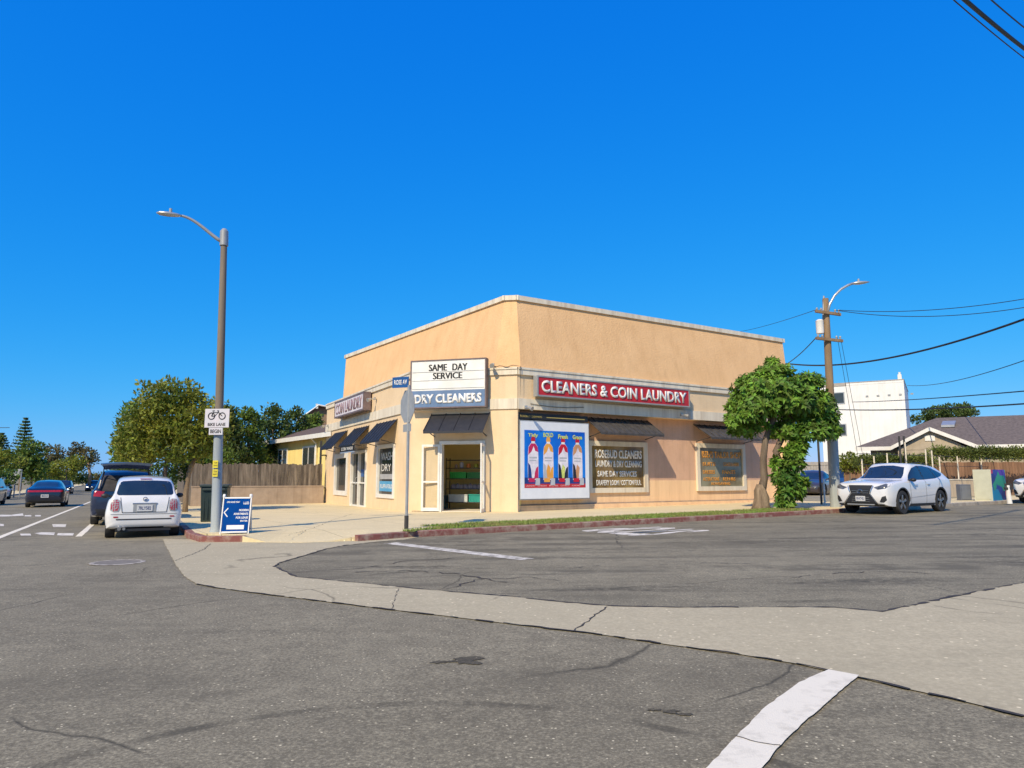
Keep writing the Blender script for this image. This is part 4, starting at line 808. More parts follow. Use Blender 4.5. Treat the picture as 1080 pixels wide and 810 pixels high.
def gable_house_right():
    # a long low house parallel to the cross street
    n0 = AT(902, 470, 43).xy; n1 = AT(1160, 470, 37.5).xy; f = Frame(n0, n1-n0); L = (n1-n0).length
    t = thing('low_house', (n0.x, n0.y, .2), 'low house with wide grey-brown shingle roof and white-edged gable', 'house')
    ze = 3.1; zr = 5.05
    b = MB(); b.prism([tuple(f(*q, 0).xy) for q in ((.8, -.6), (L, -.6), (L, -9), (5.4, -9))], 0, ze); b.build('wall', mat('beige_siding', (.42, .37, .28), .85, (.36, .31, .23)), t)
    b = MB(); roofslab(b, f(0, .0, ze), f(L, .0, ze), f(L, -4.8, zr), f(4.6, -4.8, zr)); roofslab(b, f(L, -9.6, ze), f(5, -9.6, ze), f(4.6, -4.8, zr), f(L, -4.8, zr)); roofslab(b, f(5, -9.6, ze), f(0, 0, ze), f(4.6, -4.8, zr-.005), f(4.6, -4.8, zr)); b.build('roof', M_roofg, t)
    b = MB(); b.fbox(f, -.05, 2.0, .0, .08, ze-.22, ze+.0); b.fbox(f, 6.0, L, .0, .08, ze-.22, ze+.0); b.build('eave_board', M_white, t)
    # gable facing the street
    gx0, gx1, gp = 1.9, 6.1, 4.15; c = (gx0+gx1)/2-.1
    b = MB(); roofslab(b, f(gx0, 1.0, ze), f(c, 1.0, gp), f(c, -3.0, gp), f(gx0, -3.0, ze)); roofslab(b, f(gx1, 1.0, ze), f(c, 1.0, gp), f(c, -3.0, gp), f(gx1, -3.0, ze)); b.build('gable_roof', M_roofg, t)
    b = MB(); b.add([f(gx0+.3, .8, ze-.25), f(gx1-.3, .8, ze-.25), f(c, .8, gp-.15)], [(0, 1, 2)]); b.fbox(f, gx0+.35, gx1-.35, -.6, .78, 0, ze-.25); b.build('gable_wall', mat('gable_siding', (.46, .38, .27), .85), t)
    b = MB()
    for (q0, q1) in (((gx0, ze), (c, gp)), ((gx1, ze), (c, gp))):
        P = [f(q0[0], 1.0, q0[1]-.02), f(q1[0], 1.0, q1[1]-.02), f(q1[0], 1.07, q1[1]-.02), f(q0[0], 1.07, q0[1]-.02)]; b.hexa([p-Vector((0, 0, .22)) for p in P]+P)
    b.build('barge_board', M_white, t)
    b = MB(); b.fbox(f, c-.25, c+.25, .8, .84, 3.35, 3.65); b.build('gable_vent', M_white, t)
    b = MB(); P = [f(4.7, -2.9, 4.33), f(5.4, -2.9, 4.33), f(5.55, -3.6, 4.62), f(4.85, -3.6, 4.62)]; b.hexa(P+[p+Vector((0, 0, .14)) for p in P]); b.build('skylight', M_alu, t)
gable_house_right()
# yard wall, posts, wood fence, hedge on the right
yw0 = Vector(Q(30.5, 18.6)); yw1 = Vector(Q(44.6, 18.6)); fy = Frame(yw0, yw1-yw0); Ly = (yw1-yw0).length; gy = H(22, 34)
t = thing('yard_wall', (yw0.x, yw0.y, gy), 'low cream wall behind the parked white crossover', 'wall')
b = MB(); b.fbox(fy, 0, Ly, -.2, 0, gy-.3, gy+.98); b.build('wall', mat('cream_wall', (.66, .53, .36), .9, (.56, .44, .29), grime=0.5, scale=2, bump=.3), t)
b = MB(); b.fbox(fy, 0, Ly+.02, -.22, .02, gy+.98, gy+1.04); b.build('coping', M_cream, t)
t = thing('yard_fence', (yw0.x, yw0.y, gy+1.1), 'pale metal posts with wire rails standing on the cream wall', 'fence')
def on_wall(u):
    d = ray(u, 500); k = (yw0-Vector((0, 0))).dot(N2)/Vector((d.x, d.y)).dot(N2); return (Vector((d.x, d.y))*k-yw0).dot(E2), d.y*k
for u, v in ((912, 484), (925, 481), (939, 478), (959, 466), (980, 474), (986.5, 475), (994, 482), (1013, 481), (1038, 469), (1062, 468)):
    a, yy = on_wall(u); b = MB(); b.tube([fy(a, -.1, gy+1.04), fy(a, -.1, AT(u, v, yy).z)], .033, 6); b.build('post', M_cream, t)
for z in (1.7, 2.2): b = MB(); b.tube([fy(.2, -.1, gy+z), fy(Ly-.1, -.1, gy+z)], .012, 4); b.build('rail', M_dark, t)
for k, u in enumerate((951, 956)):
    q = AT(u, 500, 36.4); b = MB(); b.tube([(q.x, q.y, gy), (q.x, q.y, AT(u, 460, 36.4).z)], .05, 8); o = b.build('dark_post', M_dark, origin=(q.x, q.y, gy)); tag(o, ('left' if k == 0 else 'right')+' one of two dark timber posts in front of the low house gable', 'post')
fw0 = AT(890, 500, 40.0).xy; fw1 = AT(1120, 500, 38.4).xy; f_ = Frame(fw0, fw1-fw0); Lf = (fw1-fw0).length
t = thing('board_fence', (fw0.x, fw0.y, gy), 'reddish brown board fence below the hedge on the right', 'fence')
b = MB(); a = 0
while a < Lf:
    b.fbox(f_, a, a+.14, -.03, 0, gy-.2, gy+1.95+random.uniform(-.02, .02)); a += .15
b.build('boards', M_rwood, t)
# utility cabinets
def cabinet():
    c0 = AT(1027, 515, 31.0).xy; c1 = AT(1046.5, 515, 30.6).xy; c2 = AT(1061, 515, 31.6).xy; z0 = H(*c1)+.1; h = 1.36
    t = thing('utility_cabinet', (c1.x, c1.y, z0), 'pale green utility cabinet with a painted colourful side by the cream wall', 'utility cabinet')
    f = Frame(c0, c1-c0); W = (c1-c0).length; g2 = Frame(c1, c2-c1); W2 = (c2-c1).length
    b = MB(); b.prism([tuple(c0), tuple(c1), tuple(c2), tuple(c2+c0-c1)], z0, z0+h); b.build('body', mat('cabinet_green', (.50, .50, .38), .5, (.44, .44, .33)), t, bevel=.015)
    b = MB(); b.fbox(f, .06, W-.06, .0, .015, z0+.1, z0+h-.08); b.build('door', MATS['cabinet_green'], t)
    # mural of soft colour blobs on the turned side
    m, nt = newmat('mural'); N = nt.nodes; o = N.new('ShaderNodeOutputMaterial'); bs = N.new('ShaderNodeBsdfPrincipled'); tc = N.new('ShaderNodeTexCoord'); vo = N.new('ShaderNodeTexVoronoi'); vo.inputs['Scale'].default_value = 3.2; sc = N.new('ShaderNodeSeparateColor'); rp = N.new('ShaderNodeValToRGB'); rp.color_ramp.interpolation = 'CONSTANT'
    cols = [(0, (.03, .06, .30)), (.25, (.12, .05, .35)), (.42, (.45, .04, .10)), (.55, (.02, .25, .45)), (.7, (.03, .33, .20)), (.85, (.02, .04, .2))]
    rp.color_ramp.elements[0].color = (*cols[0][1], 1); rp.color_ramp.elements[1].position = cols[1][0]; rp.color_ramp.elements[1].color = (*cols[1][1], 1)
    for pz, cc in cols[2:]: e = rp.color_ramp.elements.new(pz); e.color = (*cc, 1)
    nz = N.new('ShaderNodeTexNoise'); nz.inputs['Scale'].default_value = 2; mx = N.new('ShaderNodeMix'); mx.data_type = 'RGBA'; mx.inputs[0].default_value = .35
    lk(nt, tc.outputs['Object'], nz.inputs['Vector']); lk(nt, tc.outputs['Object'], mx.inputs[6]); lk(nt, nz.outputs['Color'], mx.inputs[7]); lk(nt, mx.outputs[2], vo.inputs['Vector']); lk(nt, vo.outputs['Color'], sc.inputs[0]); lk(nt, sc.outputs[0], rp.inputs[0]); lk(nt, rp.outputs[0], bs.inputs['Base Color']); lk(nt, bs.outputs[0], o.inputs[0])
    b = MB(); b.fbox(g2, .0, W2, .0, .012, z0+.02, z0+h); b.build('mural_panel', m, t)
    c3 = AT(1014, 520, 31.6).xy; t2 = thing('grey_meter_box', (c3.x, c3.y, z0), 'small dark grey meter box standing left of the utility cabinet', 'meter box'); b = MB(); b.box((c3.x+.2, c3.y+.15, z0+.36), (.48, .3, .72)); b.build('box', mat('box_grey', (.13, .15, .19), .5), t2, bevel=.01); b = MB(); b.box((c3.x+.2, c3.y-.01, z0+.36), (.38, .02, .6)); b.build('door', mat('box_grey_light', (.16, .18, .22), .5), t2)
    c4 = AT(1064, 520, 29.5); z4 = H(c4.x, c4.y)+.05; t3 = thing('hydrant_post', (c4.x, c4.y, z4), 'white standpipe with two dark outlets beside the painted cabinet', 'standpipe')
    b = MB(); b.tube([(c4.x, c4.y, z4), (c4.x-.03, c4.y, z4+.75)], [.10, .075], 10); b.build('pipe', M_white, t3, smooth='auto'); b = MB(); b.box((c4.x-.02, c4.y-.02, z4+.62), (.32, .1, .1)); b.tube([(c4.x-.12, c4.y-.03, z4+.7), (c4.x-.12, c4.y-.03, z4+.82)], .04, 8); b.tube([(c4.x+.08, c4.y-.03, z4+.7), (c4.x+.08, c4.y-.03, z4+.82)], .04, 8); b.build('outlet', M_dark, t3)
cabinet()
dirt = [G(1000, 533), G(1085, 531), G(1090, 526), G(1060, 525), G(985, 529)]
# ------------------------------------------------------------------ utility pole with lamp and wires
UP = Vector((11.75, 26.0)); uz = H(*UP)+.13
up = thing('utility_pole', (UP.x, UP.y, uz), 'leaning wooden utility pole with cross-arms, transformer and a curved lamp arm', 'utility pole')
UT = AT(870.5, 315, 26.0)
def upt(z): f_ = (z-uz)/(UT.z-uz); return Vector((UP.x+(UT.x-UP.x)*f_, UP.y, z))
b = MB(); b.tube([upt(uz), upt(3), upt(6), upt(UT.z)], [.16, .15, .13, .11], 12); b.build('pole', M_polew, up, smooth='auto')
b = MB(); b.tube([upt(uz-.01), upt(3.4)], .185, 12, cap=True); b.build('pole_sleeve', M_poleg, up, smooth='auto')
for v, L_, tl in ((331, 1.05, -.04), (359, 1.1, -.03)):
    z = AT(873, v, 26).z; c = upt(z)
    b = MB(); b.hexa([c+Vector((sx*L_/2*1.0, -.16+sy*.05+sx*.12, sz*.05+tl*sx)) for sz in (-1, 1) for sx, sy in ((-1, -1), (1, -1), (1, 1), (-1, 1))]); ca = b.build('cross_arm', M_polew, up)
    for a in (-.45, -.28, .3, .45):
        q = c+Vector((a, -.16+a*.2, .05+tl*a)); b = MB(); b.lathe([(.0, .12), (.03, .11), (.045, .06), (.025, .03), (.03, 0)], q, 8); b.build('insulator', M_grey, ca, smooth=True)
z = AT(868, 345, 26).z; c = upt(z)+Vector((-.28, -.05, 0)); b = MB(); b.lathe([(0, -.26), (.13, -.26), (.14, -.2), (.14, .2), (.15, .22), (.1, .27), (0, .28)], c, 14); b.build('transformer', M_white, up, smooth='auto')
b = MB(); b.tube([upt(UT.z-.9)+Vector((-.15, -.02, 0)), upt(UT.z+.1)+Vector((-.06, -.02, 0))], .03, 6); b.build('conduit', M_grey, up)
arm = []; a0 = AT(873, 327, 25.9); 
for u, v in ((873, 330), (875, 321), (880, 312), (887, 305), (894, 301), (899, 299)): arm.append(AT(u, v, 25.85))
b = MB(); b.tube(arm, .045, 8); b.build('lamp_arm', M_alu, up, smooth=True)
e = arm[-1]; dd = Vector((1, -.2, .05)).normalized(); b = MB(); b.tube([e-dd*.05, e+dd*.08, e+dd*.25, e+dd*.45, e+dd*.6], [.04, .09, .11, .08, .02], 12, flat=.6); lh = b.build('lamp_head', M_alu, up, smooth=True); b = MB(); b.tube([e+dd*.22+Vector((0, 0, .05)), e+dd*.22+Vector((0, 0, .15))], .04, 8); b.build('photocell', M_grey, lh)
M_wire = mat('black_cable', (.012, .012, .015), .6, (.02, .02, .02))
def wire(p, q, sag, r, label, grp=None):
    p = Vector(p); q = Vector(q); pts = [p.lerp(q, k/28)-Vector((0, 0, sag*4*(k/28)*(1-k/28))) for k in range(29)]
    b = MB(); b.tube(pts, r, 5, cap=False); o = b.build('overhead_cable', M_wire, origin=p, smooth=True); tag(o, label, 'cable', grp); return o
GW = 'overhead cables'
xa1 = upt(AT(873, 331, 26).z)+Vector((.45, -.1, .12)); xa2 = upt(AT(873, 359, 26).z)+Vector((.45, -.1, .1))
wire(xa1, AT(1120, 308, 20), .25, .012, 'upper thin cable running right from the top cross-arm of the utility pole', GW)
wire(xa1-Vector((.15, 0, 0)), AT(1120, 317, 20), .35, .012, 'lower thin cable running right from the top cross-arm of the utility pole', GW)
wire(AT(831, 383.5, 33), AT(1120, 322, 16), .55, .032, 'thick sagging black cable from the shop roof corner across the pole to the right', GW)
wire(AT(957, 406.5, 69), AT(1130, 362, 25), .5, .022, 'thin cable rising right from the roof of the white block', GW)
wire(AT(899, 424, 60), AT(1120, 409, 24), .1, .025, 'upper of the near level cables crossing the white block', GW); wire(AT(884, 432, 40), AT(1120, 423, 22), .12, .028, 'lower of the near level cables crossing the white block', GW)
wire(xa1-Vector((.9, 0, 0)), AT(760, 352, 60), .2, .012, 'thin cable running left behind the shop from the top cross-arm', GW)
wire(xa2-Vector((.9, 0, 0)), FR(15.1, -.5, 6.4), .15, .018, 'service drop from the lower cross-arm to the shop roof', GW)
wire(xa2-Vector((.12, 0, 0)), AT(915, 540, 28.5), .0, .008, 'left of the two guy lines slanting down from the lower cross-arm', GW); wire(xa2, AT(921, 540, 28.5), 0, .008, 'right of the two guy lines slanting down from the lower cross-arm', GW)
wire(AT(990, -14, 9.5), AT(1140, 103, 15), .1, .010, 'lowest of the overhead cables in the upper right sky', GW); wire(AT(1002, -14, 9.5), AT(1140, 92, 15), .1, .034, 'thick bundled overhead cable in the upper right sky', GW); wire(AT(1030, -14, 9.5), AT(1140, 70, 15), .1, .012, 'highest of the overhead cables in the upper right sky', GW)
wire(AT(-30, 451.5, 70), AT(10, 451, 70), .0, .03, 'short stretch of cable at the left edge beside the conifers', GW)
for k, (u, v0, v1, r, m, lb) in enumerate(((866.5, 440, 531, .045, M_dark, 'dark metal post behind the trees near the utility pole'), (870, 505, 531, .035, M_white, 'short white post next to the dark metal post'))):
    q = AT(u, v1, 28.6); zq = H(q.x, q.y)+.1; b = MB(); b.tube([(q.x, q.y, zq), (q.x, q.y, AT(u, v0, 28.6).z)], r, 8); o = b.build('metal_post', m, origin=(q.x, q.y, zq)); tag(o, lb, 'post')
# grey fence and panel behind the lot
q0 = AT(770, 500, 62).xy; q1 = AT(885, 500, 60).xy; f_ = Frame(q0, q1-q0); t = thing('slat_fence', (q0.x, q0.y, 0), 'pale grey vertical board fence at the back of the parking lot', 'fence'); b = MB(); a = 0; Lq = (q1-q0).length
while a < Lq: b.fbox(f_, a, a+.2, -.05, 0, -.2, 2.6); a += .22
b.build('boards', mat('grey_boards', (.40, .36, .31), .9, (.32, .28, .24), scale=3), t)
b = MB(); b.fbox(f_, 0, Lq, 0, .04, 2.3, 2.4); b.fbox(f_, 0, Lq, 0, .04, .5, .6); b.build('rail', MATS['grey_boards'], t)
# ------------------------------------------------------------------ vegetation
def leaves(b, c, r, n, size, flat=1.0, shape=2.2, up=.3, curl=.25, bias=None, hollow=.35):
    """n leaf faces scattered through an ellipsoid clump"""
    rx, ry, rz = r
    for _ in range(n):
        th = random.uniform(0, 2*math.pi); ph = math.acos(random.uniform(-1, 1)); rr = (hollow+(1-hollow)*random.random())
        d = Vector((math.sin(ph)*math.cos(th), math.sin(ph)*math.sin(th), math.cos(ph)))
        p = Vector((c[0]+d.x*rx*rr, c[1]+d.y*ry*rr, c[2]+d.z*rz*rr))
        out = (d+Vector((random.uniform(-.7, .7), random.uniform(-.7, .7), random.uniform(-.5, .5)+up))).normalized()
        side = out.cross(Vector((random.uniform(-1, 1), random.uniform(-1, 1), random.uniform(-1, 1)))).normalized()
        s = size*random.uniform(.6, 1.3); w_ = s/shape/2; nn = out.cross(side)
        b.add([p, p+out*s*.5+side*w_+nn*curl*s*.1, p+out*s, p+out*s*.5-side*w_+nn*curl*s*.1], [(0, 1, 2, 3)])
def tree(name, base, label, lm, bm_, blobs, trunk, n, size, cat='tree', group=None, shape=2.0, hollow=.35, kidsize=None, sub=7, spread=.5):
    """blobs: (x,y,z,rx,ry,rz) crown masses relative to the base; every mass is broken into small clumps"""
    t = thing(name, base, label, cat, group); B0 = Vector(base); b = MB(); tot = sum(q[3]*q[5] for q in blobs)
    for (x, y, z, rx, ry, rz) in blobs:
        share = n*rx*rz/tot; k = sub
        nk = max(5, int(share/k))
        for _ in range(nk):
            th = random.uniform(0, 2*math.pi); ph = math.acos(random.uniform(-1, 1)); rr = random.uniform(.25, 1)**.45*random.uniform(.88, 1.1)
            c = B0+Vector((x+rx*rr*math.sin(ph)*math.cos(th), y+ry*rr*math.sin(ph)*math.sin(th), z+rz*rr*math.cos(ph)))
            cs = spread*size*random.uniform(.8, 1.8)
            leaves(b, c, (cs, cs, cs*.7), k, size, shape=shape, hollow=hollow)
    b.build('crown', lm, t, normals=False)
    w_ = MB()
    for path, rad in trunk: w_.tube([B0+Vector(p) for p in path], rad, 9)
    if trunk: w_.build('trunk', bm_, t, smooth=True)
    return t
# the broad-leaved tree in front of the shop (two trunks) ----
def rosettes(b, blobs, n, size, per=8):
    tot = sum(q[3]*q[5] for q in blobs)
    for (x, y, z, rx, ry, rz) in blobs:
        for _ in range(int(n*rx*rz/tot)):
            th = random.uniform(0, 2*math.pi); ph = math.acos(random.uniform(-.75, 1)); rr = random.uniform(.5, 1)**.5*random.uniform(.9, 1.08)
            d = Vector((math.sin(ph)*math.cos(th), math.sin(ph)*math.sin(th), math.cos(ph))); p = Vector((x+rx*rr*d.x, y+ry*rr*d.y, z+rz*rr*d.z))
            ax = (d+Vector((0, 0, .35))+Vector([random.uniform(-.3, .3) for _ in range(3)])).normalized(); s1 = ax.orthogonal().normalized(); s2 = ax.cross(s1); k0 = random.random()*6
            for k in range(per):
                a = k0+2*math.pi*k/per+random.uniform(-.25, .25); o = s1*math.cos(a)+s2*math.sin(a)+Vector([random.uniform(-.25, .25) for _ in range(3)]); dr = (o+ax*random.uniform(-.3, .8)).normalized(); s = size*random.uniform(.5, 1.35); sd = dr.cross(ax).normalized()*s*random.uniform(.17, .27); dn = Vector((0, 0, -1))
                m0 = p+dr*s*.45; tip = p+dr*s+dn*s*.08
                b.add([p, m0+sd+ax*s*.04, tip, m0-sd+ax*s*.04], [(0, 1, 2), (0, 2, 3)])
fb_ = Vector((8.75, 25.15, H(8.75, 25.15)+.13))
t = thing('broad_leaved_tree', fb_, 'rounded bright green tree with slender curved trunk in front of the shop', 'tree')
def rel(u, v, Y=25.2): return AT(u, v, Y)
b = MB()
fig = []
for u, v, ru, rv in ((812, 412, 40, 19), (796, 430, 30, 15), (838, 424, 34, 19), (862, 428, 20, 17), (816, 393, 20, 8), (781, 440, 14, 8), (796, 402, 18, 9), (868, 445, 14, 11), (848, 403, 18, 9), (798, 449, 16, 8), (842, 446, 22, 10), (775, 428, 10, 6), (880, 436, 7, 8), (812, 384, 7, 5), (852, 456, 22, 12), (826, 455, 16, 9), (874, 454, 10, 10), (786, 452, 15, 10), (770, 444, 9, 7)):
    c = rel(u, v, 25.2); k = 25.2/FPX; fig.append((c.x, c.y+random.uniform(-.4, .3), c.z, ru*k, ru*k*1.0, rv*k))
rosettes(b, fig, 2600, .19, 8); b.build('crown', L_fig, t, normals=False)
b = MB(); tp = [fb_+Vector((0, 0, -.05)), fb_+Vector((-.02, 0, .45))] + [rel(u, v, 25.15) for u, v in ((806, 505), (805, 485), (807, 466), (813, 448), (822, 430))]
b.tube([tp[0], tp[0]+Vector((0, 0, .2)), tp[0]+Vector((.03, 0, .45)), tp[0]+Vector((-.02, 0, .7)), tp[0]+Vector((.0, 0, .9))], [.37, .29, .26, .21, .13], 12); b.build('trunk_base', M_barkl, t, smooth=True)
b = MB(); b.tube(tp[1:], [.17, .125, .115, .11, .10, .06], 10)
b.tube([rel(830, 537), rel(828, 515), rel(824, 490), rel(818, 476), rel(824, 464), rel(832, 452), rel(838, 430)], [.13, .11, .09, .11, .10, .08, .05], 10)
for e_ in ((845, 420), (795, 430), (860, 445)): b.tube([rel(824, 455), rel((824+e_[0])/2, (450+e_[1])/2), rel(*e_)], [.06, .045, .02], 7)
b.build('trunk', M_bark, t, smooth=True)
sb_ = Vector((9.55, 24.75, H(9.5, 24.7)+.13))
t = thing('climbing_shrub', sb_, 'bushy broad-leaved shrub climbing the foot of the rounded tree', 'shrub')
b = MB(); sh_ = []
for u, v, ru, rv in ((834, 518, 13, 9), (829, 504, 14, 8), (836, 490, 11, 7), (828, 530, 9, 6), (840, 479, 8, 6), (845, 510, 7, 6), (820, 488, 5, 5), (842, 470, 8, 6), (845, 460, 8, 6), (832, 478, 7, 6)):
    c = rel(u, v, 24.75); k = 24.75/FPX; sh_.append((c.x, c.y, c.z, ru*k, ru*k*.8, rv*k))
rosettes(b, sh_, 520, .22, 7); b.build('crown', L_fig, t, normals=False); b = MB(); b.tube([sb_, sb_+Vector((.02, 0, .9))], .05, 6); b.build('stem', M_bark, t)
# street trees along the main street, on the far side of the parked cars
def px_tree(name, label, lm, bm_, Y, blobs_px, trunk_px, n, size, tr=(.14, .06), **kw):
    bu, bv = trunk_px[0]; b0 = AT(bu, bv, Y); base = (b0.x, b0.y, H(b0.x, b0.y)+.1); k = Y/FPX; bl = []
    for u, v, ru, rv in blobs_px:
        c = AT(u, v, Y); bl.append((c.x-base[0], c.y-base[1]+random.uniform(-.3, .3)*ru*k, c.z-base[2], ru*k, ru*k, rv*k))
    pts = [AT(u, v, Y)-Vector(base) for u, v in trunk_px]; pts[0] = Vector((0, 0, -.1)); m_ = len(pts)
    return tree(name, base, label, lm, bm_, bl, [(pts, [tr[0]+(tr[1]-tr[0])*i/(m_-1) for i in range(m_)])], n, size, **kw)
TG = 'trees along the main street'
px_tree('street_tree', 'street tree with yellowish crown and leaning pale trunk behind the litter bin', L_street, M_barkl, 27.5, [(190, 440, 42, 34), (165, 452, 34, 34), (212, 450, 34, 30), (182, 418, 34, 18), (200, 470, 38, 20), (150, 470, 26, 24)], [(195, 545), (196, 520), (199, 500), (207, 480), (205, 455), (195, 430)], 13000, .17, group=TG, tr=(.11, .05))
px_tree('street_tree', 'street tree whose crown shows above the dark vehicle with the raised tailgate', L_mid, M_bark, 36, [(150, 455, 26, 40), (140, 475, 22, 26), (168, 475, 30, 24), (135, 440, 12, 18)], [(173, 520), (174, 500), (176, 480), (165, 460)], 5500, .2, group=TG, tr=(.12, .06))
px_tree('street_tree', 'farthest street tree on the shop side of the main street', L_mid, M_bark, 52, [(133, 470, 13, 26), (128, 488, 11, 12), (145, 488, 16, 14)], [(150, 512), (150, 495), (145, 478)], 2600, .24, group=TG, tr=(.14, .06))
HG = 'tall hedge trees behind the plank fence'
for i, (u, v0, w_, Y, lb) in enumerate(((238, 428, 20, 40, 'dark hedge tree directly right of the lamp pole'), (262, 433, 22, 43, 'dark hedge tree second from the lamp pole'), (288, 427, 22, 46, 'hedge tree in the middle of the row, tallest of it'), (312, 432, 20, 49, 'hedge tree above the yellow house roof'), (332, 437, 16, 52, 'hedge tree nearest the gabled house'), (218, 440, 18, 42, 'hedge tree behind the bike sign'))):
    px_tree('hedge_tree', lb, (L_dark, L_mid, L_dark)[i % 3], M_bark, Y, [(u, v0+16, w_*.7, 16), (u-3, v0+36, w_, 22), (u+5, v0+58, w_, 20), (u, v0+5, w_*.4, 7)], [(u, 512), (u, 480), (u, 450)], 4300, .24, group=HG)
px_tree('bush', 'low green bush behind the far plank fence', L_mid, M_bark, 38, [(210, 492, 22, 14), (190, 495, 18, 12), (236, 485, 14, 12)], [(205, 520), (205, 500)], 2600, .18, cat='bush')
# left side of the main street
px_tree('round_tree', 'large green tree at the left behind the dark sedan', L_mid, M_bark, 78, [(35, 482, 14, 20), (20, 490, 20, 14), (42, 494, 10, 14)], [(33, 522), (33, 495)], 3600, .38)
px_tree('round_tree', 'yellow-green tree at the left edge of the photo', L_yel, M_bark, 66, [(6, 487, 18, 11), (-14, 485, 22, 14)], [(5, 522), (5, 500)], 2200, .33)
px_tree('bush', 'bright green bush at the left edge behind the parked van', L_mid, M_bark, 60, [(3, 504, 12, 10), (-12, 504, 14, 10)], [(2, 522), (2, 508)], 1500, .28, cat='bush')
px_tree('round_tree', 'light brown-topped tree right of the large green tree', L_olive, M_bark, 105, [(57, 478, 10, 9), (60, 492, 12, 12)], [(57, 515), (57, 490)], 1700, .42)
px_tree('round_tree', 'dense mid green tree over the oncoming dark cars', L_yel, M_bark, 98, [(68, 494, 14, 12), (82, 490, 9, 9), (54, 500, 10, 10)], [(70, 515), (70, 495)], 2000, .40)
px_tree('eucalyptus_tree', 'tall brownish eucalyptus at the end of the left row of trees', L_olive, M_barkl, 110, [(83, 473, 7, 6), (92, 479, 8, 7), (77, 481, 7, 7), (99, 484, 5, 5), (88, 490, 8, 6)], [(94, 515), (95, 500), (92, 482)], 1700, .42, tr=(.3, .14))
px_tree('round_tree', 'olive tree on the shop side at the very end of the street', L_olive, M_bark, 190, [(110, 505, 12, 6), (100, 507, 8, 5), (122, 502, 10, 8)], [(108, 513), (108, 508)], 1500, .7)
px_tree('round_tree', 'dark tree low behind the oncoming cars', L_dark, M_bark, 115, [(50, 503, 12, 8), (75, 504, 14, 7), (90, 505, 8, 6)], [(66, 514), (66, 506)], 1700, .42)
# Norfolk pines
def conifer(u, vt, vb, Y, wpx, label):
    b0 = AT(u, 512, Y); base = (b0.x, b0.y, H(b0.x, b0.y)); t = thing('norfolk_pine', base, label, 'tree', 'conifers at the left edge'); zt = AT(u, vt, Y).z; zb = AT(u, vb, Y).z; b = MB(); n = 11
    for i in range(n):
        f_ = i/(n-1); z = zb+(zt-zb)*f_; L = wpx*Y/FPX*(1-f_)**.8+.15
        for k in range(9):
            a = 2*math.pi*k/9+i*.4; d = Vector((math.cos(a), math.sin(a), .12)); 
            for j in range(9):
                c = Vector((base[0], base[1], z))+d*L*(j+1)/9; b.add([c+Vector([random.uniform(-.18, .18) for _ in range(3)]) for _ in range(3)]+[c+Vector((random.uniform(-.25, .25), random.uniform(-.25, .25), .22))], [(0, 1, 3), (1, 2, 3), (0, 2, 3)])
    b.build('crown', L_dark, t, normals=False); b = MB(); b.tube([base, (base[0], base[1], zt-.1)], [.25, .04], 7); b.build('trunk', M_bark, t)
conifer(21, 442, 476, 105, 11, 'tall tiered conifer rising behind the large green tree'); conifer(-3, 458, 484, 105, 12, 'second tiered conifer cut by the left edge of the photo')
# right side background
px_tree('background_tree', 'dark olive tree behind the low house roof', L_dark, M_bark, 85, [(1000, 436, 24, 9), (985, 438, 14, 8), (1015, 434, 10, 8), (965, 442, 8, 4)], [(1000, 505), (1000, 440)], 3600, .36)
px_tree('yellow_bush', 'yellow-green bush beside the utility pole in front of the white block', L_yel, M_bark, 40, [(896, 487, 9, 10), (904, 490, 7, 9), (889, 491, 5, 8)], [(896, 512), (896, 495)], 1500, .16, cat='bush')
px_tree('palm_bush', 'green bush at the right end of the shop wall', L_mid, M_bark, 70, [(850, 498, 16, 8), (835, 500, 10, 7)], [(850, 512), (850, 500)], 1000, .25, cat='bush')
hb_ = MB()
for k in range(72):
    u = 905+k*2.9; y_ = 37.8-.8*(u-905)/200; c = AT(u, (478 if u > 985 else 486)+random.uniform(-2, 2), y_); leaves(hb_, c, (.4, .35, .34), 190, .13, hollow=.1)
o = hb_.build('hedge', leafmat('hedge_leaf', (.20, .23, .05), (.10, .13, .03)), normals=False); o.location = (0, 0, 0); tag(o, 'long clipped green hedge above the reddish board fence', 'hedge')
# ------------------------------------------------------------------ vehicles
def catmull(P, n):
    out = []; m = len(P)
    for i in range(m-1):
        p0 = P[max(i-1, 0)]; p1 = P[i]; p2 = P[i+1]; p3 = P[min(i+2, m-1)]
        for k in range(n):
            t = k/n; out.append(tuple(.5*((2*b)+(-a+c)*t+(2*a-5*b+4*c-d)*t*t+(-a+3*b-3*c+d)*t**3) for a, b, c, d in zip(p0, p1, p2, p3)))
    out.append(P[-1]); return out
M_tyre = mat('tyre_rubber', (.018, .018, .019), .85, (.03, .03, .03)); M_well = mat('wheel_well', (.008, .008, .008), .95); M_cglass = mat('car_glass', (.012, .022, .035), .04, (.02, .03, .045), spec=.8, coat=.3); M_trim = mat('black_trim', (.02, .02, .022), .55); M_tail = mat('tail_lamp_red', (.48, .012, .025), .18, (.30, .008, .02), scale=14, coat=.5); M_tail2 = mat('tail_lamp_soft', (.42, .045, .06), .3, (.30, .02, .04), scale=10, coat=.4); M_head = mat('headlamp_glass', (.14, .15, .17), .08, (.03, .032, .04), scale=12, coat=.6); M_lit = mat('lit_headlamp', (1, .96, .85), .3, (.9, .9, .8), emit=2.2); M_plate = mat('number_plate', (.60, .60, .58), .5, (.5, .5, .5)); M_chrome = mat('chrome', (.65, .65, .66), .15, (.5, .5, .5), metal=1); M_rim = mat('alloy_rim', (.30, .30, .31), .3, (.22, .22, .23), metal=.8)
def paint(name, c, r=.28): return mat(name, c, r, tuple(k*.96 for k in c), coat=.8, spec=.5)
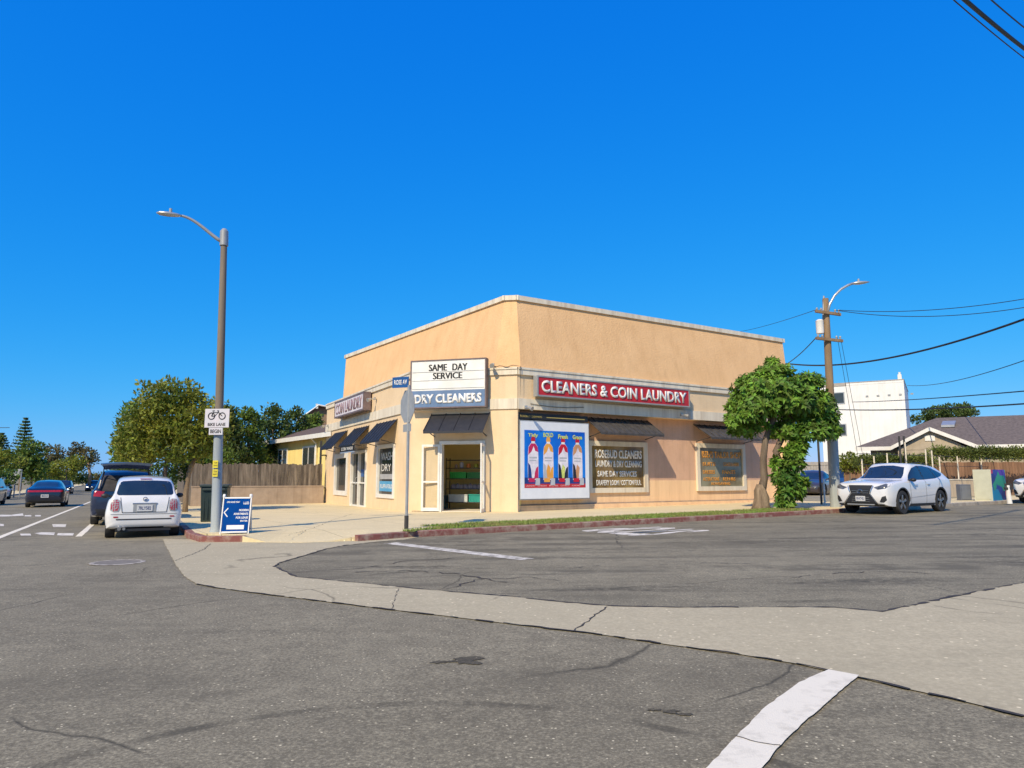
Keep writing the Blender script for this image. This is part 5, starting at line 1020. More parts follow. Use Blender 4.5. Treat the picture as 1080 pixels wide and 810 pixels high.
def make_body(st, cut, arch_r, W, tb=.99, gb=.925, rd=.075):
    """st: stations (x from rear(-) to front(+), zbot, zbelt, zroof, halfwidth, roof halfwidth)"""
    S_ = catmull(st, 5); rings = []
    for x, z0, zb, zr, w_, wr in S_:
        t = max(0, min(1, (zr-zb)/.32)); hz = max(0.02, zr-zb); mid = z0+(zb-z0)*.55
        hood = [(.955*w_, zb+hz*.25), (.86*w_, zb+hz*.7), (.68*w_, zb+hz*.92), (.38*w_, zb+hz), (0, zb+hz*1.03)]
        gre = [(gb*w_, zb+.035), ((gb*w_)*.45+wr*.55, zb+(zr-zb)*.58), (wr+.01, zr-rd), (wr*.82, zr-rd*.24), (0, zr+.012)]
        half = [(0, z0), (.86*w_, z0), (.96*w_, z0+.07), (.995*w_, z0+(mid-z0)*.6), (w_, mid), (tb*w_, zb-.05)]+[(a[0]*(1-t)+b[0]*t, a[1]*(1-t)+b[1]*t) for a, b in zip(hood, gre)]
        hs_ = catmull(half, 3); ring = [(y, z) for y, z in hs_]+[(-y, z) for y, z in reversed(hs_[1:-1])]
        rings.append([Vector((x, y, z)) for y, z in ring])
    b = MB(); n = len(rings[0]); vs = [p for r in rings for p in r]; fs = []
    for i in range(len(rings)-1):
        for k in range(n): fs.append((i*n+k, i*n+(k+1) % n, (i+1)*n+(k+1) % n, (i+1)*n+k))
    fs.append(tuple(range(n))); fs.append(tuple((len(rings)-1)*n+k for k in range(n))[::-1]); b.add(vs, fs)
    return b
PROTO = {}
def vehicle(cfg):
    """returns the root empty with body, glass, lamps, wheels..."""
    t = thing(cfg['name'], (0, 0, 0), cfg['label'], cfg.get('cat', 'car'), cfg.get('group')); ORG[t.name] = Vector((0, 0, 0)); m = cfg['paint']; W = cfg['W']; r = cfg['r']
    b = make_body(cfg['st'], None, r, W, *cfg.get('shape', ())); body = b.build('body', [m, M_well], t, smooth=True)
    cb = MB()
    for x in (cfg['xf'], cfg['xr']):
        for s in (-1, 1):
            y0 = s*(W/2-.34); y1 = s*(W/2+.3); pr = [(r+.055)*1.0]; seg = 28
            vs = [(x+(r+.055)*math.cos(2*math.pi*k/seg), y, r+.01+(r+.055)*math.sin(2*math.pi*k/seg)) for y in (y0, y1) for k in range(seg)]
            cb.add(vs, [tuple(range(seg)), tuple(range(seg, 2*seg))]+[(k, (k+1) % seg, seg+(k+1) % seg, seg+k) for k in range(seg)])
    co = cb.build('cut', M_well); md = body.modifiers.new('w', 'BOOLEAN'); md.object = co; md.operation = 'DIFFERENCE'; md.solver = 'EXACT'
    try: md.material_mode = 'TRANSFER'
    except Exception: pass
    dg = bpy.context.evaluated_depsgraph_get(); dg.update(); me = bpy.data.meshes.new_from_object(body.evaluated_get(dg)); body.modifiers.clear(); body.data = me; bpy.data.objects.remove(co)
    me.set_sharp_from_angle(angle=R_(38))
    bv = BVHTree.FromPolygons([v.co.copy() for v in me.vertices], [tuple(p.vertices) for p in me.polygons])
    t['_dummy'] = 0; del t['_dummy']
    def decal(name, poly, view, mm, parent=body, off=.009, step=.045, crv=False):
        """poly (a,b) seen from 'L','R' (a=x) or 'F','B' (a=y) or 'T'"""
        dirs = {'L': (Vector((0, -1, 0)), lambda a, z: Vector((a, 3, z))), 'R': (Vector((0, 1, 0)), lambda a, z: Vector((a, -3, z))), 'F': (Vector((-1, 0, 0)), lambda a, z: Vector((6, a, z))), 'B': (Vector((1, 0, 0)), lambda a, z: Vector((-6, a, z))), 'T': (Vector((0, 0, -1)), lambda a, z: Vector((a, z, 4)))}
        d, og = dirs[view]
        pts = []; n = len(poly)
        for i in range(n):
            p = Vector(poly[i]); q = Vector(poly[(i+1) % n]); k = max(1, int((q-p).length/step)); pts += [p.lerp(q, j/k) for j in range(k)]
        nb = len(pts); edges = [(i, (i+1) % nb) for i in range(nb)]; P2 = [(p.x, p.y) for p in pts]
        x0 = min(p.x for p in pts); x1 = max(p.x for p in pts); y0 = min(p.y for p in pts); y1 = max(p.y for p in pts); x = x0+step/2
        while x < x1:
            y = y0+step/2
            while y < y1:
                if inpoly(x, y, P2) and min((Vector((x, y))-p).length for p in pts) > step*.3: pts.append(Vector((x, y)))
                y += step
            x += step
        vo, _, fo, *_r = delaunay_2d_cdt(pts, edges, [], 1, 1e-5)
        vs = []; ok = []
        for p in vo:
            h, nn, *_q = bv.ray_cast(og(p.x, p.y), d); ok.append(h is not None); vs.append((h-d*off) if h is not None else Vector((0, 0, 0)))
        fs = [f for f in fo if all(ok[i] for i in f) and max((vs[i]-vs[j]).length for i in f for j in f) < step*4+.12]
        if not fs: return None
        q = MB(); q.add(vs, fs); o = q.build(name, mm, parent, smooth=True, normals=False)
        nn = sum((p.normal*p.area for p in o.data.polygons), Vector((0, 0, 0)))
        if nn.dot(d) > 0: o.data.flip_normals()
        return o
    # wheels
    for x in (cfg['xf'], cfg['xr']):
        for s in (-1, 1):
            yo = s*(W/2-.015); c = Vector((x, yo, r)); b = MB(); tw = .21
            b.lathe([(r*.66, -s*tw), (r*.93, -s*tw), (r, -s*(tw-.03)), (r, -s*.03), (r*.94, 0), (r*.68, .0), (r*.66, -s*.04), (r*.66, -s*tw)], c, 30, 'Y'); wl = b.build('wheel', M_tyre, t, smooth='auto')
            b = MB(); b.lathe([(0, -s*.05), (r*.6, -s*.06), (r*.655, -s*.012), (r*.675, -s*.004), (r*.66, -s*.05)], c, 30, 'Y', mi=0)
            for k in range(cfg.get('spokes', 5)):
                a = 2*math.pi*k/cfg.get('spokes', 5)+.3
                for da in (-.09, .09):
                    d0 = Vector((math.cos(a+da*.5), 0, math.sin(a+da*.5))); d1 = Vector((math.cos(a+da), 0, math.sin(a+da))); n0 = Vector((-d0.z, 0, d0.x))
                    P = [c+d0*r*.1-n0*.02, c+d1*r*.63-n0*.018, c+d1*r*.63+n0*.018, c+d0*r*.1+n0*.02]; oo = Vector((0, s, 0)); b.hexa([p-oo*.045 for p in P]+[p-oo*.012 for p in P], 1)
            b.lathe([(0, -s*.005), (r*.12, -s*.01), (r*.13, -s*.05)], c, 14, 'Y', mi=1)
            b.build('rim', [M_well, cfg.get('rim', M_rim)], wl, smooth='auto')
    cfg['decal'] = decal; cfg['root'] = t; cfg['body'] = body
    for nm, poly, view, mm in cfg.get('decals', []):
        if nm == 'side_glass':
            for v_ in ('L', 'R'): decal('side_window', poly, v_, mm)
        elif view == 'LR':
            for v_ in ('L', 'R'): decal(nm, poly, v_, mm)
        elif view in ('F2', 'B2'):
            decal(nm, poly, view[0], mm); decal(nm, [(-a, z) for a, z in poly], view[0], mm)
        else: decal(nm, poly, view, mm)
    if cfg.get('mirror'):
        mx_, mz = cfg['mirror']
        for s in (-1, 1):
            b = MB(); yy = s*(W/2+.07); b.tube([(mx_+.06, s*(W/2-.10), mz-.02), (mx_+.03, s*(W/2+.0), mz-.01)], .03, 6); b.tube([(mx_+.10, yy, mz), (mx_+.06, yy, mz), (mx_-.02, yy, mz), (mx_-.05, yy, mz)], [.03, .085, .095, .08], 12, flat=.68); b.build('mirror', cfg.get('mirror_m', m), t, smooth=True)
    for e in cfg.get('extra', []): e(cfg)
    return t
def seam(x0, z0, x1, z1, w_=.012):
    d = Vector((x1-x0, z1-z0)).normalized(); n = Vector((-d.y, d.x))*w_/2; return [(x0-n.x, z0-n.y), (x1-n.x, z1-n.y), (x1+n.x, z1+n.y), (x0+n.x, z0+n.y)]
def place(t, x, y, heading, sc=1.0):
    t.location = (x, y, H(x, y)+.002); t.rotation_euler = (0, 0, heading); t.scale = (sc, sc, sc)
def plate(x, z, w_, h_, s=1, txt='7KLM328'):
    def f(cfg):
        b = MB(); b.box((x, 0, z), (.02, w_, h_)); p = b.build('number_plate', M_plate, cfg['root']); fr_ = Frame((x+s*.012, 0), (0, s)); tx = text(fr_, txt, -w_*.4, w_*.4, z-h_*.28, z+h_*.28, 0, mat('plate_ink', (.03, .05, .16), .5), p, ext=0)
    return f
A1 = math.atan2(E1.y, E1.x); A2 = math.atan2(E2.y, E2.x)
# ---- white crossover on the cross street
W_paint = paint('pearl_white_paint', (.70, .69, .67), .22)
suv_st = [(-2.20, .46, .84, .94, .74, .5), (-2.17, .34, .98, 1.12, .84, .55), (-2.08, .28, 1.08, 1.32, .895, .58), (-1.88, .26, 1.13, 1.50, .918, .60), (-1.35, .24, 1.13, 1.60, .925, .62), (-.7, .23, 1.10, 1.65, .922, .64), (0, .23, 1.07, 1.66, .92, .65), (.38, .23, 1.05, 1.61, .92, .64), (1.08, .23, 1.04, 1.15, .922, .62), (1.45, .23, 1.02, 1.11, .92, .60), (1.95, .24, .97, 1.05, .905, .58), (2.18, .27, .92, 1.00, .86, .56), (2.28, .31, .84, .92, .80, .52), (2.33, .38, .70, .78, .72, .46)]
def arches(cfg, m=None, w_=.055):
    d = cfg['decal']; r0 = cfg['r']+.057
    for x in (cfg['xf'], cfg['xr']):
        A = [R_(a) for a in range(2, 179, 8)]; ring_ = [(x+r0*math.cos(a), cfg['r']+.01+r0*math.sin(a)) for a in A]+[(x+(r0+w_)*math.cos(a), cfg['r']+.01+(r0+w_)*math.sin(a)) for a in reversed(A)]
        for v_ in 'LR': d('arch_trim', ring_, v_, m or M_trim, step=.05)
def lexus_extra(cfg):
    d = cfg['decal']; t = cfg['root']; arches(cfg, w_=.035)
    for s in (-1, 1): b = MB(); b.tube([(.25, s*.62, 1.655), (-.4, s*.63, 1.69), (-1.2, s*.60, 1.625)], .014, 6); b.build('roof_rail', M_trim, t)
    d('grille', [(-.40, .93), (.40, .93), (.30, .66), (.56, .30), (-.56, .30), (-.30, .66)], 'F', M_trim)
    for s_ in (-1, 1): d('grille_edge', [(s_*.41, .91), (s_*.31, .66), (s_*.57, .30), (s_*.60, .30), (s_*.34, .66), (s_*.44, .91)], 'F', M_chrome, off=.012)
    for z in (.40, .47, .54, .68, .75): 
        ww = .26+.2*abs(.62-z) ; d('grille_bar', [(-ww, z-.006), (ww, z-.006), (ww, z+.006), (-ww, z+.006)], 'F', M_chrome, off=.012)
    b = MB(); b.tube([(2.36, .085*math.cos(k*math.pi/10), .73+.06*math.sin(k*math.pi/10)) for k in range(21)], .009, 6, cap=False); b.tube([(2.36, -.02, .765), (2.36, .015, .705), (2.36, -.055, .705)], .009, 6); b.build('emblem', M_chrome, t, smooth=True)
    b = MB(); b.box((2.325, 0, .31), (.05, .9, .03)); b.build('lip_spoiler', M_grey, t)
    for s in (-1, 1):
        b = MB(); b.tube([(-.45, s*.945, .95), (-.28, s*.945, .955)], .014, 6); b.tube([(.42, s*.945, .93), (.58, s*.945, .93)], .014, 6); b.build('door_handle', M_chrome, t)
suv = vehicle(dict(name='crossover_car', label='white crossover with large dark grille parked at the kerb on the side street', paint=W_paint, W=1.85, r=.38, xf=1.40, xr=-1.26, st=suv_st, spokes=5, mirror=(.82, 1.10), mirror_m=M_trim, rim=mat('dark_alloy', (.42, .42, .43), .3, metal=.8), decals=[
    ('side_glass', [(.86, 1.10), (.50, 1.36), (.28, 1.50), (-.1, 1.575), (-.55, 1.575), (-1.0, 1.53), (-1.4, 1.43), (-1.72, 1.31), (-1.55, 1.235), (-1.0, 1.15), (-.2, 1.11)], 'LR', M_cglass), ('pillar_trim', [(-.14, 1.115), (-.24, 1.12), (-.20, 1.57), (-.10, 1.57)], 'LR', M_trim), ('pillar_trim', [(-1.06, 1.16), (-1.12, 1.17), (-1.0, 1.52), (-.94, 1.53)], 'LR', M_trim),
    ('windshield', [(-.70, 1.15), (.70, 1.15), (.585, 1.52), (.2, 1.585), (-.2, 1.585), (-.585, 1.52)], 'F', M_cglass), ('rear_window', [(-.5, 1.16), (.5, 1.16), (.45, 1.45), (-.45, 1.45)], 'B', M_cglass),
    ('headlight', [(.44, .86), (.60, .91), (.86, 1.02), (.90, .93), (.80, .83), (.58, .79)], 'F2', M_head), ('fog_lamp', [(.62, .40), (.70, .56), (.80, .60), (.82, .46), (.74, .38)], 'F2', M_trim),
    ('tail_light', [(.45, .93), (.84, .98), (.80, .86), (.5, .86)], 'B2', M_tail), ('body_crease', seam(-.95, .62, .95, .52, .01), 'LR', MATS['grey_metal']), ('sill_trim', [(-.80, .22), (.98, .22), (.98, .33), (-.80, .33)], 'LR', M_trim), ('door_seam', seam(.86, .30, .90, 1.05), 'LR', M_trim), ('door_seam', seam(-.20, .30, -.20, 1.09), 'LR', M_trim), ('door_seam', seam(-1.02, .66, -1.25, 1.12), 'LR', M_trim), ('bumper_trim', [(-.78, .27), (.78, .27), (.74, .33), (-.74, .33)], 'F', M_trim)],
    extra=[lexus_extra, plate(2.335, .50, .32, .16, 1, '8NXT421')]))
sc_ = Q(0, 0); wq = Vector((14.25, 25.35))-E2*1.0; wq = wq-E2*.15; place(suv, wq.x, wq.y, A2+math.pi+R_(3), 1.0)
# ---- white hatchback
F_paint = paint('white_hatchback_paint', (.74, .73, .70), .25)
fi_st = [(-1.79, .42, .62, .66, .52, .42), (-1.775, .33, .78, .84, .68, .50), (-1.73, .27, .86, .96, .775, .56), (-1.66, .24, .91, 1.08, .825, .585), (-1.54, .22, .94, 1.25, .838, .595), (-1.38, .21, .95, 1.40, .838, .60), (-1.0, .20, .95, 1.475, .835, .605), (-.4, .19, .94, 1.49, .825, .61), (.1, .19, .92, 1.46, .815, .60), (.85, .19, .90, 1.02, .80, .56), (1.15, .2, .86, .95, .785, .55), (1.5, .23, .76, .84, .73, .5), (1.68, .28, .62, .70, .62, .45), (1.74, .34, .50, .58, .5, .4)]
def fiat_extra(cfg):
    t = cfg['root']; d = cfg['decal']
    b = MB(); b.tube([(-1.775, .045*math.cos(k*math.pi/8), .935+.045*math.sin(k*math.pi/8)) for k in range(17)], .010, 6, cap=False); b.lathe([(0, 0), (.035, 0)], (-1.775, 0, .935), 12, 'Y'); o = b.build('emblem', M_chrome, t)
    b = MB(); b.box((-1.775, 0, .83), (.045, .54, .035)); b.build('plate_housing', M_chrome, t, bevel=.008)
    b = MB(); b.box((-1.78, 0, .72), (.03, .50, .19)); b.build('plate_recess', M_grey, t)
    b = MB(); b.tube([(-1.5, .52, .235), (-1.80, .52, .235)], .042, 12); b.tube([(-1.5, .42, .235), (-1.80, .42, .235)], .035, 12); b.build('exhaust_pipe', M_chrome, t, smooth='auto')
    b = MB(); b.box((-1.55, 0, .20), (.35, 1.2, .06)); b.build('underbody', M_trim, t)
    b = MB(); b.tube([(-.9, -.2, 1.50), (-1.1, -.2, 1.66)], .006, 5); b.build('antenna', M_trim, t)
    b = MB(); b.box((-1.40, 0, 1.425), (.03, .26, .018)); b.build('brake_lamp', M_tail, t)
    for s in (-1, 1): b = MB(); b.box((-.55, s*.30, 1.16), (.14, .26, .26)); b.build('headrest', M_trim, t, bevel=.04)
fi = vehicle(dict(name='hatchback_car', label='small white hatchback parked with its back to the camera at the corner', paint=F_paint, W=1.66, r=.30, shape=(.945, .845, .115), xf=1.08, xr=-1.22, st=fi_st, mirror=(.42, .98), mirror_m=M_trim, decals=[
    ('side_glass', [(.45, .97), (.10, 1.28), (-.05, 1.36), (-.42, 1.38), (-.46, .985)], 'LR', M_cglass), ('side_glass', [(-.54, .99), (-.52, 1.38), (-.95, 1.36), (-1.25, 1.20), (-1.32, 1.03)], 'LR', M_cglass),
    ('windshield', [(-.58, 1.03), (.58, 1.03), (.50, 1.38), (-.50, 1.38)], 'F', M_cglass), ('rear_window', [(-.58, 1.035), (.58, 1.035), (.615, 1.06), (.62, 1.10), (.575, 1.30), (.55, 1.345), (.50, 1.37), (.25, 1.385), (-.25, 1.385), (-.50, 1.37), (-.55, 1.345), (-.575, 1.30), (-.62, 1.10), (-.615, 1.06)], 'B', M_cglass),
    ('lamp_bezel', [(.53, .90), (.60, .945), (.70, .93), (.74, .82), (.74, .68), (.66, .635), (.56, .645), (.53, .72)], 'B2', M_grey), ('tail_light', [(.56, .88), (.61, .925), (.69, .91), (.725, .81), (.725, .69), (.66, .65), (.58, .66), (.555, .73)], 'B2', M_tail2), ('headlight', [(.35, .62), (.55, .66), (.6, .54), (.4, .52)], 'F2', M_head),
    ('bumper_crease', [(-.60, .445), (.60, .445), (.60, .47), (-.60, .47)], 'B', M_trim), ('bumper_seam', seam(-.72, .58, .72, .58, .008), 'B', M_trim), ('tailgate_seam', seam(-.53, .98, -.48, .62), 'B', M_trim), ('tailgate_seam', seam(.53, .98, .48, .62), 'B', M_trim), ('tailgate_seam', seam(-.48, .62, .48, .62), 'B', M_trim), ('bumper_trim', [(-.42, .22), (.42, .22), (.45, .27), (-.45, .27)], 'B', M_trim),
    ('reflector', [(-.66, .50), (-.56, .50), (-.56, .53), (-.66, .53)], 'B2', M_tail), ('door_seam', seam(-.50, .3, -.50, .97), 'LR', M_trim), ('door_seam', seam(.62, .3, .62, .93), 'LR', M_trim)],
    extra=[fiat_extra, plate(-1.80, .72, .34, .15, -1, '7RLY582')]))
rc = (Vector(G(121, 567))+Vector(G(188, 566)))/2
c0 = Vector((-8.83, 17.0))+E1*1.25+Vector((.08, 0)); place(fi, c0.x, c0.y, A1+R_(1), .95)
# ---- dark sport utility with raised tailgate
K_paint = paint('midnight_blue_paint', (.012, .022, .055), .2)
rv_st = [(-2.25, .45, .85, .90, .74, .55), (-2.22, .33, .98, 1.08, .83, .60), (-2.12, .28, 1.02, 1.25, .885, .62), (-1.95, .26, 1.04, 1.48, .905, .63), (-1.6, .25, 1.05, 1.64, .91, .65), (-.8, .24, 1.04, 1.68, .91, .66), (.1, .24, 1.02, 1.66, .91, .66), (.5, .24, 1.01, 1.58, .91, .64), (1.25, .24, 1.00, 1.08, .905, .62), (1.9, .25, .90, .97, .87, .58), (2.2, .3, .76, .84, .76, .5), (2.27, .38, .62, .7, .64, .45)]
def crv_extra(cfg):
    t = cfg['root']
    b = MB()
    for s in (-1, 1): b.tube([(-2.0, s*.60, 1.60), (-2.15, s*.66, 1.35), (-2.27, s*.70, 1.1)], .03, 6)
    b.build('hatch_frame', K_paint, t)
    # raised tailgate hinged at the roof edge
    hx, hz = -1.9, 1.66; b = MB(); L = .98; n = 9; pts = []
    for i in range(n):
        f_ = i/(n-1); x = hx-.0-L*f_*math.cos(R_(12)); z = hz+.06+L*f_*math.sin(R_(12))-.10*f_*f_+.05*math.sin(f_*3.14); w_ = .60+.14*f_-.12*f_**6; pts.append((x, z, w_))
    vs = []; 
    for dz in (0, -.05):
        for x, z, w_ in pts:
            for y in (-w_, -w_*.75, 0, w_*.75, w_): vs.append((x, y, z+dz+.045*(1-(y/w_)**2)))
    fs = []
    for i in range(n-1):
        for k in range(4): fs.append((i*5+k, i*5+k+1, (i+1)*5+k+1, (i+1)*5+k)); o_ = n*5; fs.append((o_+i*5+k, o_+i*5+k+1, o_+(i+1)*5+k+1, o_+(i+1)*5+k))
        for k in (0, 4): fs.append((i*5+k, (i+1)*5+k, n*5+(i+1)*5+k, n*5+i*5+k))
    for k in range(4): fs.append(((n-1)*5+k, (n-1)*5+k+1, n*5+(n-1)*5+k+1, n*5+(n-1)*5+k)); fs.append((k, k+1, n*5+k+1, n*5+k))
    b.add(vs, fs); tg = b.build('tailgate', mat('tailgate_grey', (.07, .08, .10), .35, coat=.5), t, smooth='auto')
    for s in (-1, 1): q = MB(); q.tube([(-2.0, s*.62, 1.45), (-2.35, s*.60, 1.74)], .014, 6); q.build('gas_strut', M_trim, tg)
rv = vehicle(dict(name='sport_utility_car', label='dark blue sport utility car with raised tailgate parked ahead of the white hatchback', paint=K_paint, W=1.82, r=.35, xf=1.38, xr=-1.27, st=rv_st, mirror=(.75, 1.1), decals=[
    ('side_glass', [(.85, 1.07), (.45, 1.42), (.3, 1.52), (-.2, 1.56), (-.22, 1.09)], 'LR', M_cglass), ('side_glass', [(-.3, 1.09), (-.28, 1.56), (-1.05, 1.56), (-1.1, 1.10)], 'LR', M_cglass), ('side_glass', [(-1.18, 1.12), (-1.15, 1.54), (-1.6, 1.46), (-1.8, 1.28), (-1.75, 1.15)], 'LR', M_cglass),
    ('windshield', [(-.64, 1.12), (.64, 1.12), (.54, 1.54), (-.54, 1.54)], 'F', M_cglass), ('cargo_opening', [(-.66, 1.02), (.66, 1.02), (.60, 1.50), (-.60, 1.50)], 'B', mat('cargo_dark', (.05, .045, .05), .8, (.02, .02, .02), scale=6)), ('tail_light', [(.54, 1.02), (.80, 1.04), (.83, .88), (.62, .86)], 'B2', M_tail), ('bumper_trim', [(-.7, .34), (.7, .34), (.76, .5), (-.76, .5)], 'B', M_trim), ('headlight', [(.4, .72), (.7, .78), (.72, .66), (.45, .64)], 'F2', M_head), ('sill_trim', [(-.8, .24), (.95, .24), (.95, .33), (-.8, .33)], 'LR', M_trim)],
    extra=[crv_extra]))
c0 = Vector((-12.25, 22.4))+E1*1.35+N1*.12; place(rv, c0.x, c0.y, A1)
# ---- dark sedan driving away
sd_st = [(-2.42, .42, .72, .76, .68, .5), (-2.38, .30, .92, .97, .80, .52), (-2.2, .24, .97, 1.06, .89, .55), (-1.9, .22, .97, 1.14, .915, .55), (-1.2, .20, .95, 1.38, .925, .56), (-.4, .19, .92, 1.45, .925, .58), (.2, .19, .90, 1.42, .92, .57), (1.15, .19, .87, .97, .92, .55), (1.9, .2, .78, .86, .88, .5), (2.3, .24, .62, .70, .78, .45), (2.42, .32, .5, .56, .62, .4)]
def sedan_decals(tailbar=True, lit=False):
    L = [('side_glass', [(.95, .95), (.45, 1.22), (.1, 1.33), (-.4, 1.35), (-.42, .97)], 'LR', M_cglass), ('side_glass', [(-.5, .98), (-.48, 1.35), (-1.0, 1.30), (-1.6, 1.08), (-1.4, 1.01)], 'LR', M_cglass), ('windshield', [(-.6, .99), (.6, .99), (.5, 1.34), (-.5, 1.34)], 'F', M_cglass), ('rear_window', [(-.56, 1.10), (.56, 1.10), (.48, 1.37), (-.48, 1.37)], 'B', M_cglass), ('headlight', [(.45, .60), (.78, .66), (.80, .56), (.5, .52)], 'F2', M_lit if lit else M_head), ('grille', [(-.38, .50), (.38, .50), (.34, .34), (-.34, .34)], 'F', M_trim), ('bumper_trim', [(-.7, .30), (.7, .30), (.74, .42), (-.74, .42)], 'B', M_trim)]
    L.append(('tail_light', [(-.80, .83), (.80, .83), (.80, .93), (-.80, .93)], 'B', M_tail) if tailbar else ('tail_light', [(.5, .8), (.8, .82), (.8, .68), (.52, .68)], 'B2', M_tail)); return L
S_paint = paint('black_blue_paint', (.008, .012, .03), .18)
sd = vehicle(dict(name='sedan_car', label='black sedan with a full-width red light bar driving away up the main street', paint=S_paint, W=1.85, r=.34, xf=1.45, xr=-1.42, st=sd_st, mirror=(.65, 1.0), decals=sedan_decals(), extra=[plate(-2.44, .62, .36, .17, -1, '9BCD114')]))
p0 = AT(45.5, 532, 38).xy; dd0 = Vector((p0.x, p0.y)); c0 = Vector(S(31.5, -5.55)); place(sd, c0.x, c0.y, A1+R_(1.5))
# ---- copies of the three bodies for the smaller vehicles
def dupe(root, name, label, cat='car', paint_m=None, group=None, old=None):
    r = root.copy(); r.name = name; COL.objects.link(r); r['label'] = label; r['category'] = cat
    if group: r['group'] = group
    def rec(o, par):
        for ch in [c for c in bpy.data.objects if c.parent == o and c.name in names]:
            c = ch.copy(); COL.objects.link(c); c.parent = par
            if old and paint_m and any(m_ == old for m_ in c.data.materials):
                c.data = c.data.copy()
                for i, m_ in enumerate(c.data.materials):
                    if m_ == old: c.data.materials[i] = paint_m
            rec(ch, c)
    names = {o.name for o in bpy.data.objects}
    rec(root, r); return r
PG = 'vehicles on and beside the main street'
rv2 = vehicle(dict(name='oncoming_car', label='dark oncoming car with bright headlights far down the main street', group=PG, paint=S_paint, W=1.85, r=.35, xf=1.38, xr=-1.27, st=[(a, b_, c, d, e_, f_) for a, b_, c, d, e_, f_ in rv_st], mirror=(.75, 1.1), decals=[('windshield', [(-.64, 1.12), (.64, 1.12), (.54, 1.54), (-.54, 1.54)], 'F', M_cglass), ('side_glass', [(.85, 1.07), (.45, 1.42), (-1.05, 1.56), (-1.7, 1.15)], 'LR', M_cglass), ('headlight', [(.42, .70), (.74, .78), (.76, .60), (.45, .58)], 'F2', M_lit), ('grille', [(-.38, .68), (.38, .68), (.34, .45), (-.34, .45)], 'F', M_trim), ('tail_light', [(.5, .95), (.8, .97), (.8, .8), (.52, .8)], 'B2', M_tail), ('rear_window', [(-.5, 1.15), (.5, 1.15), (.45, 1.45), (-.45, 1.45)], 'B', M_cglass)], extra=[plate(2.285, .5, .36, .16, 1, '6XYZ901')]))
c0 = Vector(S(88, -9.2)); place(rv2, c0.x, c0.y, A1+math.pi)
d2 = dupe(rv2, 'parked_car', 'grey sport utility partly hidden at the left of the black sedan', paint_m=paint('graphite_paint', (.10, .11, .13)), old=S_paint, group=PG); c0 = Vector(S(37, -9.4)); place(d2, c0.x, c0.y, A1+math.pi, 1.0)
d3 = dupe(rv2, 'oncoming_car', 'dark blue car behind the oncoming dark car, farther away', paint_m=paint('navy_paint', (.02, .035, .09)), old=S_paint, group=PG); c0 = Vector(S(112, -7.3)); place(d3, c0.x, c0.y, A1+math.pi)
d4 = dupe(sd, 'distant_car', 'small red car far away ahead of the sport utility with the raised tailgate', paint_m=paint('red_paint', (.40, .03, .03)), old=S_paint, group=PG); c0 = Vector(S(96, -3.6)); place(d4, c0.x, c0.y, A1)
d5 = dupe(rv, 'parked_car', 'grey parked car in front of the raised tailgate car', paint_m=paint('grey_paint', (.18, .19, .2)), old=K_paint, group=PG); c0 = Vector(S(20.0, -1.2))
for c_ in [c for c in bpy.data.objects if c.parent == d5 and (c.name.startswith('tailgate') or c.name.startswith('hatch_frame'))]:
    for k_ in [k for k in bpy.data.objects if k.parent == c_]: bpy.data.objects.remove(k_)
    bpy.data.objects.remove(c_)
place(d5, c0.x, c0.y, A1)
d6 = dupe(fi, 'parked_van', 'white parked van cut by the left edge of the photo', 'van', group=PG); c0 = Vector(G(-8, 527)); place(d6, c0.x, c0.y, A1+math.pi, 1.25)
LG = 'cars in the parking lot'
d7 = dupe(sd, 'parked_car', 'dark brown sedan parked in the lot behind the climbing shrub', paint_m=paint('dark_brown_paint', (.05, .04, .04)), old=S_paint, group=LG); c0 = AT(858, 515, 44).xy; place(d7, c0.x, c0.y, R_(-125), 1.1)
d8 = dupe(sd, 'parked_car', 'dark blue sedan parked in the lot behind the utility pole', paint_m=paint('slate_paint', (.03, .045, .06)), old=S_paint, group=LG); c0 = AT(888, 512, 50).xy; place(d8, c0.x, c0.y, R_(-130), 1.15)
d9 = dupe(suv, 'parked_car', 'white car with black trim cut by the right edge of the photo', group=LG); c0 = AT(1092, 520, 31).xy; place(d9, c0.x+1.15, c0.y, R_(-150))
# far stop sign and posts at the left
p = AT(14.5, 523, 62); zz = H(p.x, p.y)+.1; t = thing('road_sign', (p.x, p.y, zz), 'round-looking sign on a pole at the left edge of the main street', 'sign'); b = MB(); b.tube([(p.x, p.y, zz), (p.x, p.y, AT(14, 497, 62).z)], .05, 6); b.build('pole', M_grey, t); c = AT(14.5, 503, 62); b = MB(); b.add([(c.x+.36*math.cos(R_(22.5+45*k)), c.y-.06, c.z+.36*math.sin(R_(22.5+45*k))) for k in range(8)]+[(c.x+.36*math.cos(R_(22.5+45*k)), c.y-.03, c.z+.36*math.sin(R_(22.5+45*k))) for k in range(8)], [tuple(range(8)), tuple(range(8, 16))]+[(k, (k+1) % 8, 8+(k+1) % 8, 8+k) for k in range(8)]); b.build('plate', M_sgn, t)
p = AT(20.5, 523, 64); zz = H(p.x, p.y)+.1; t = thing('road_sign', (p.x, p.y, zz), 'narrow rectangular sign on a pole right of the round-looking sign', 'sign'); b = MB(); b.tube([(p.x, p.y, zz), (p.x, p.y, AT(20, 495, 64).z)], .05, 6); b.build('pole', M_grey, t); c = AT(20.5, 498, 64); b = MB(); b.box((c.x, c.y-.06, c.z), (.3, .03, .55)); b.build('plate', M_grey, t)
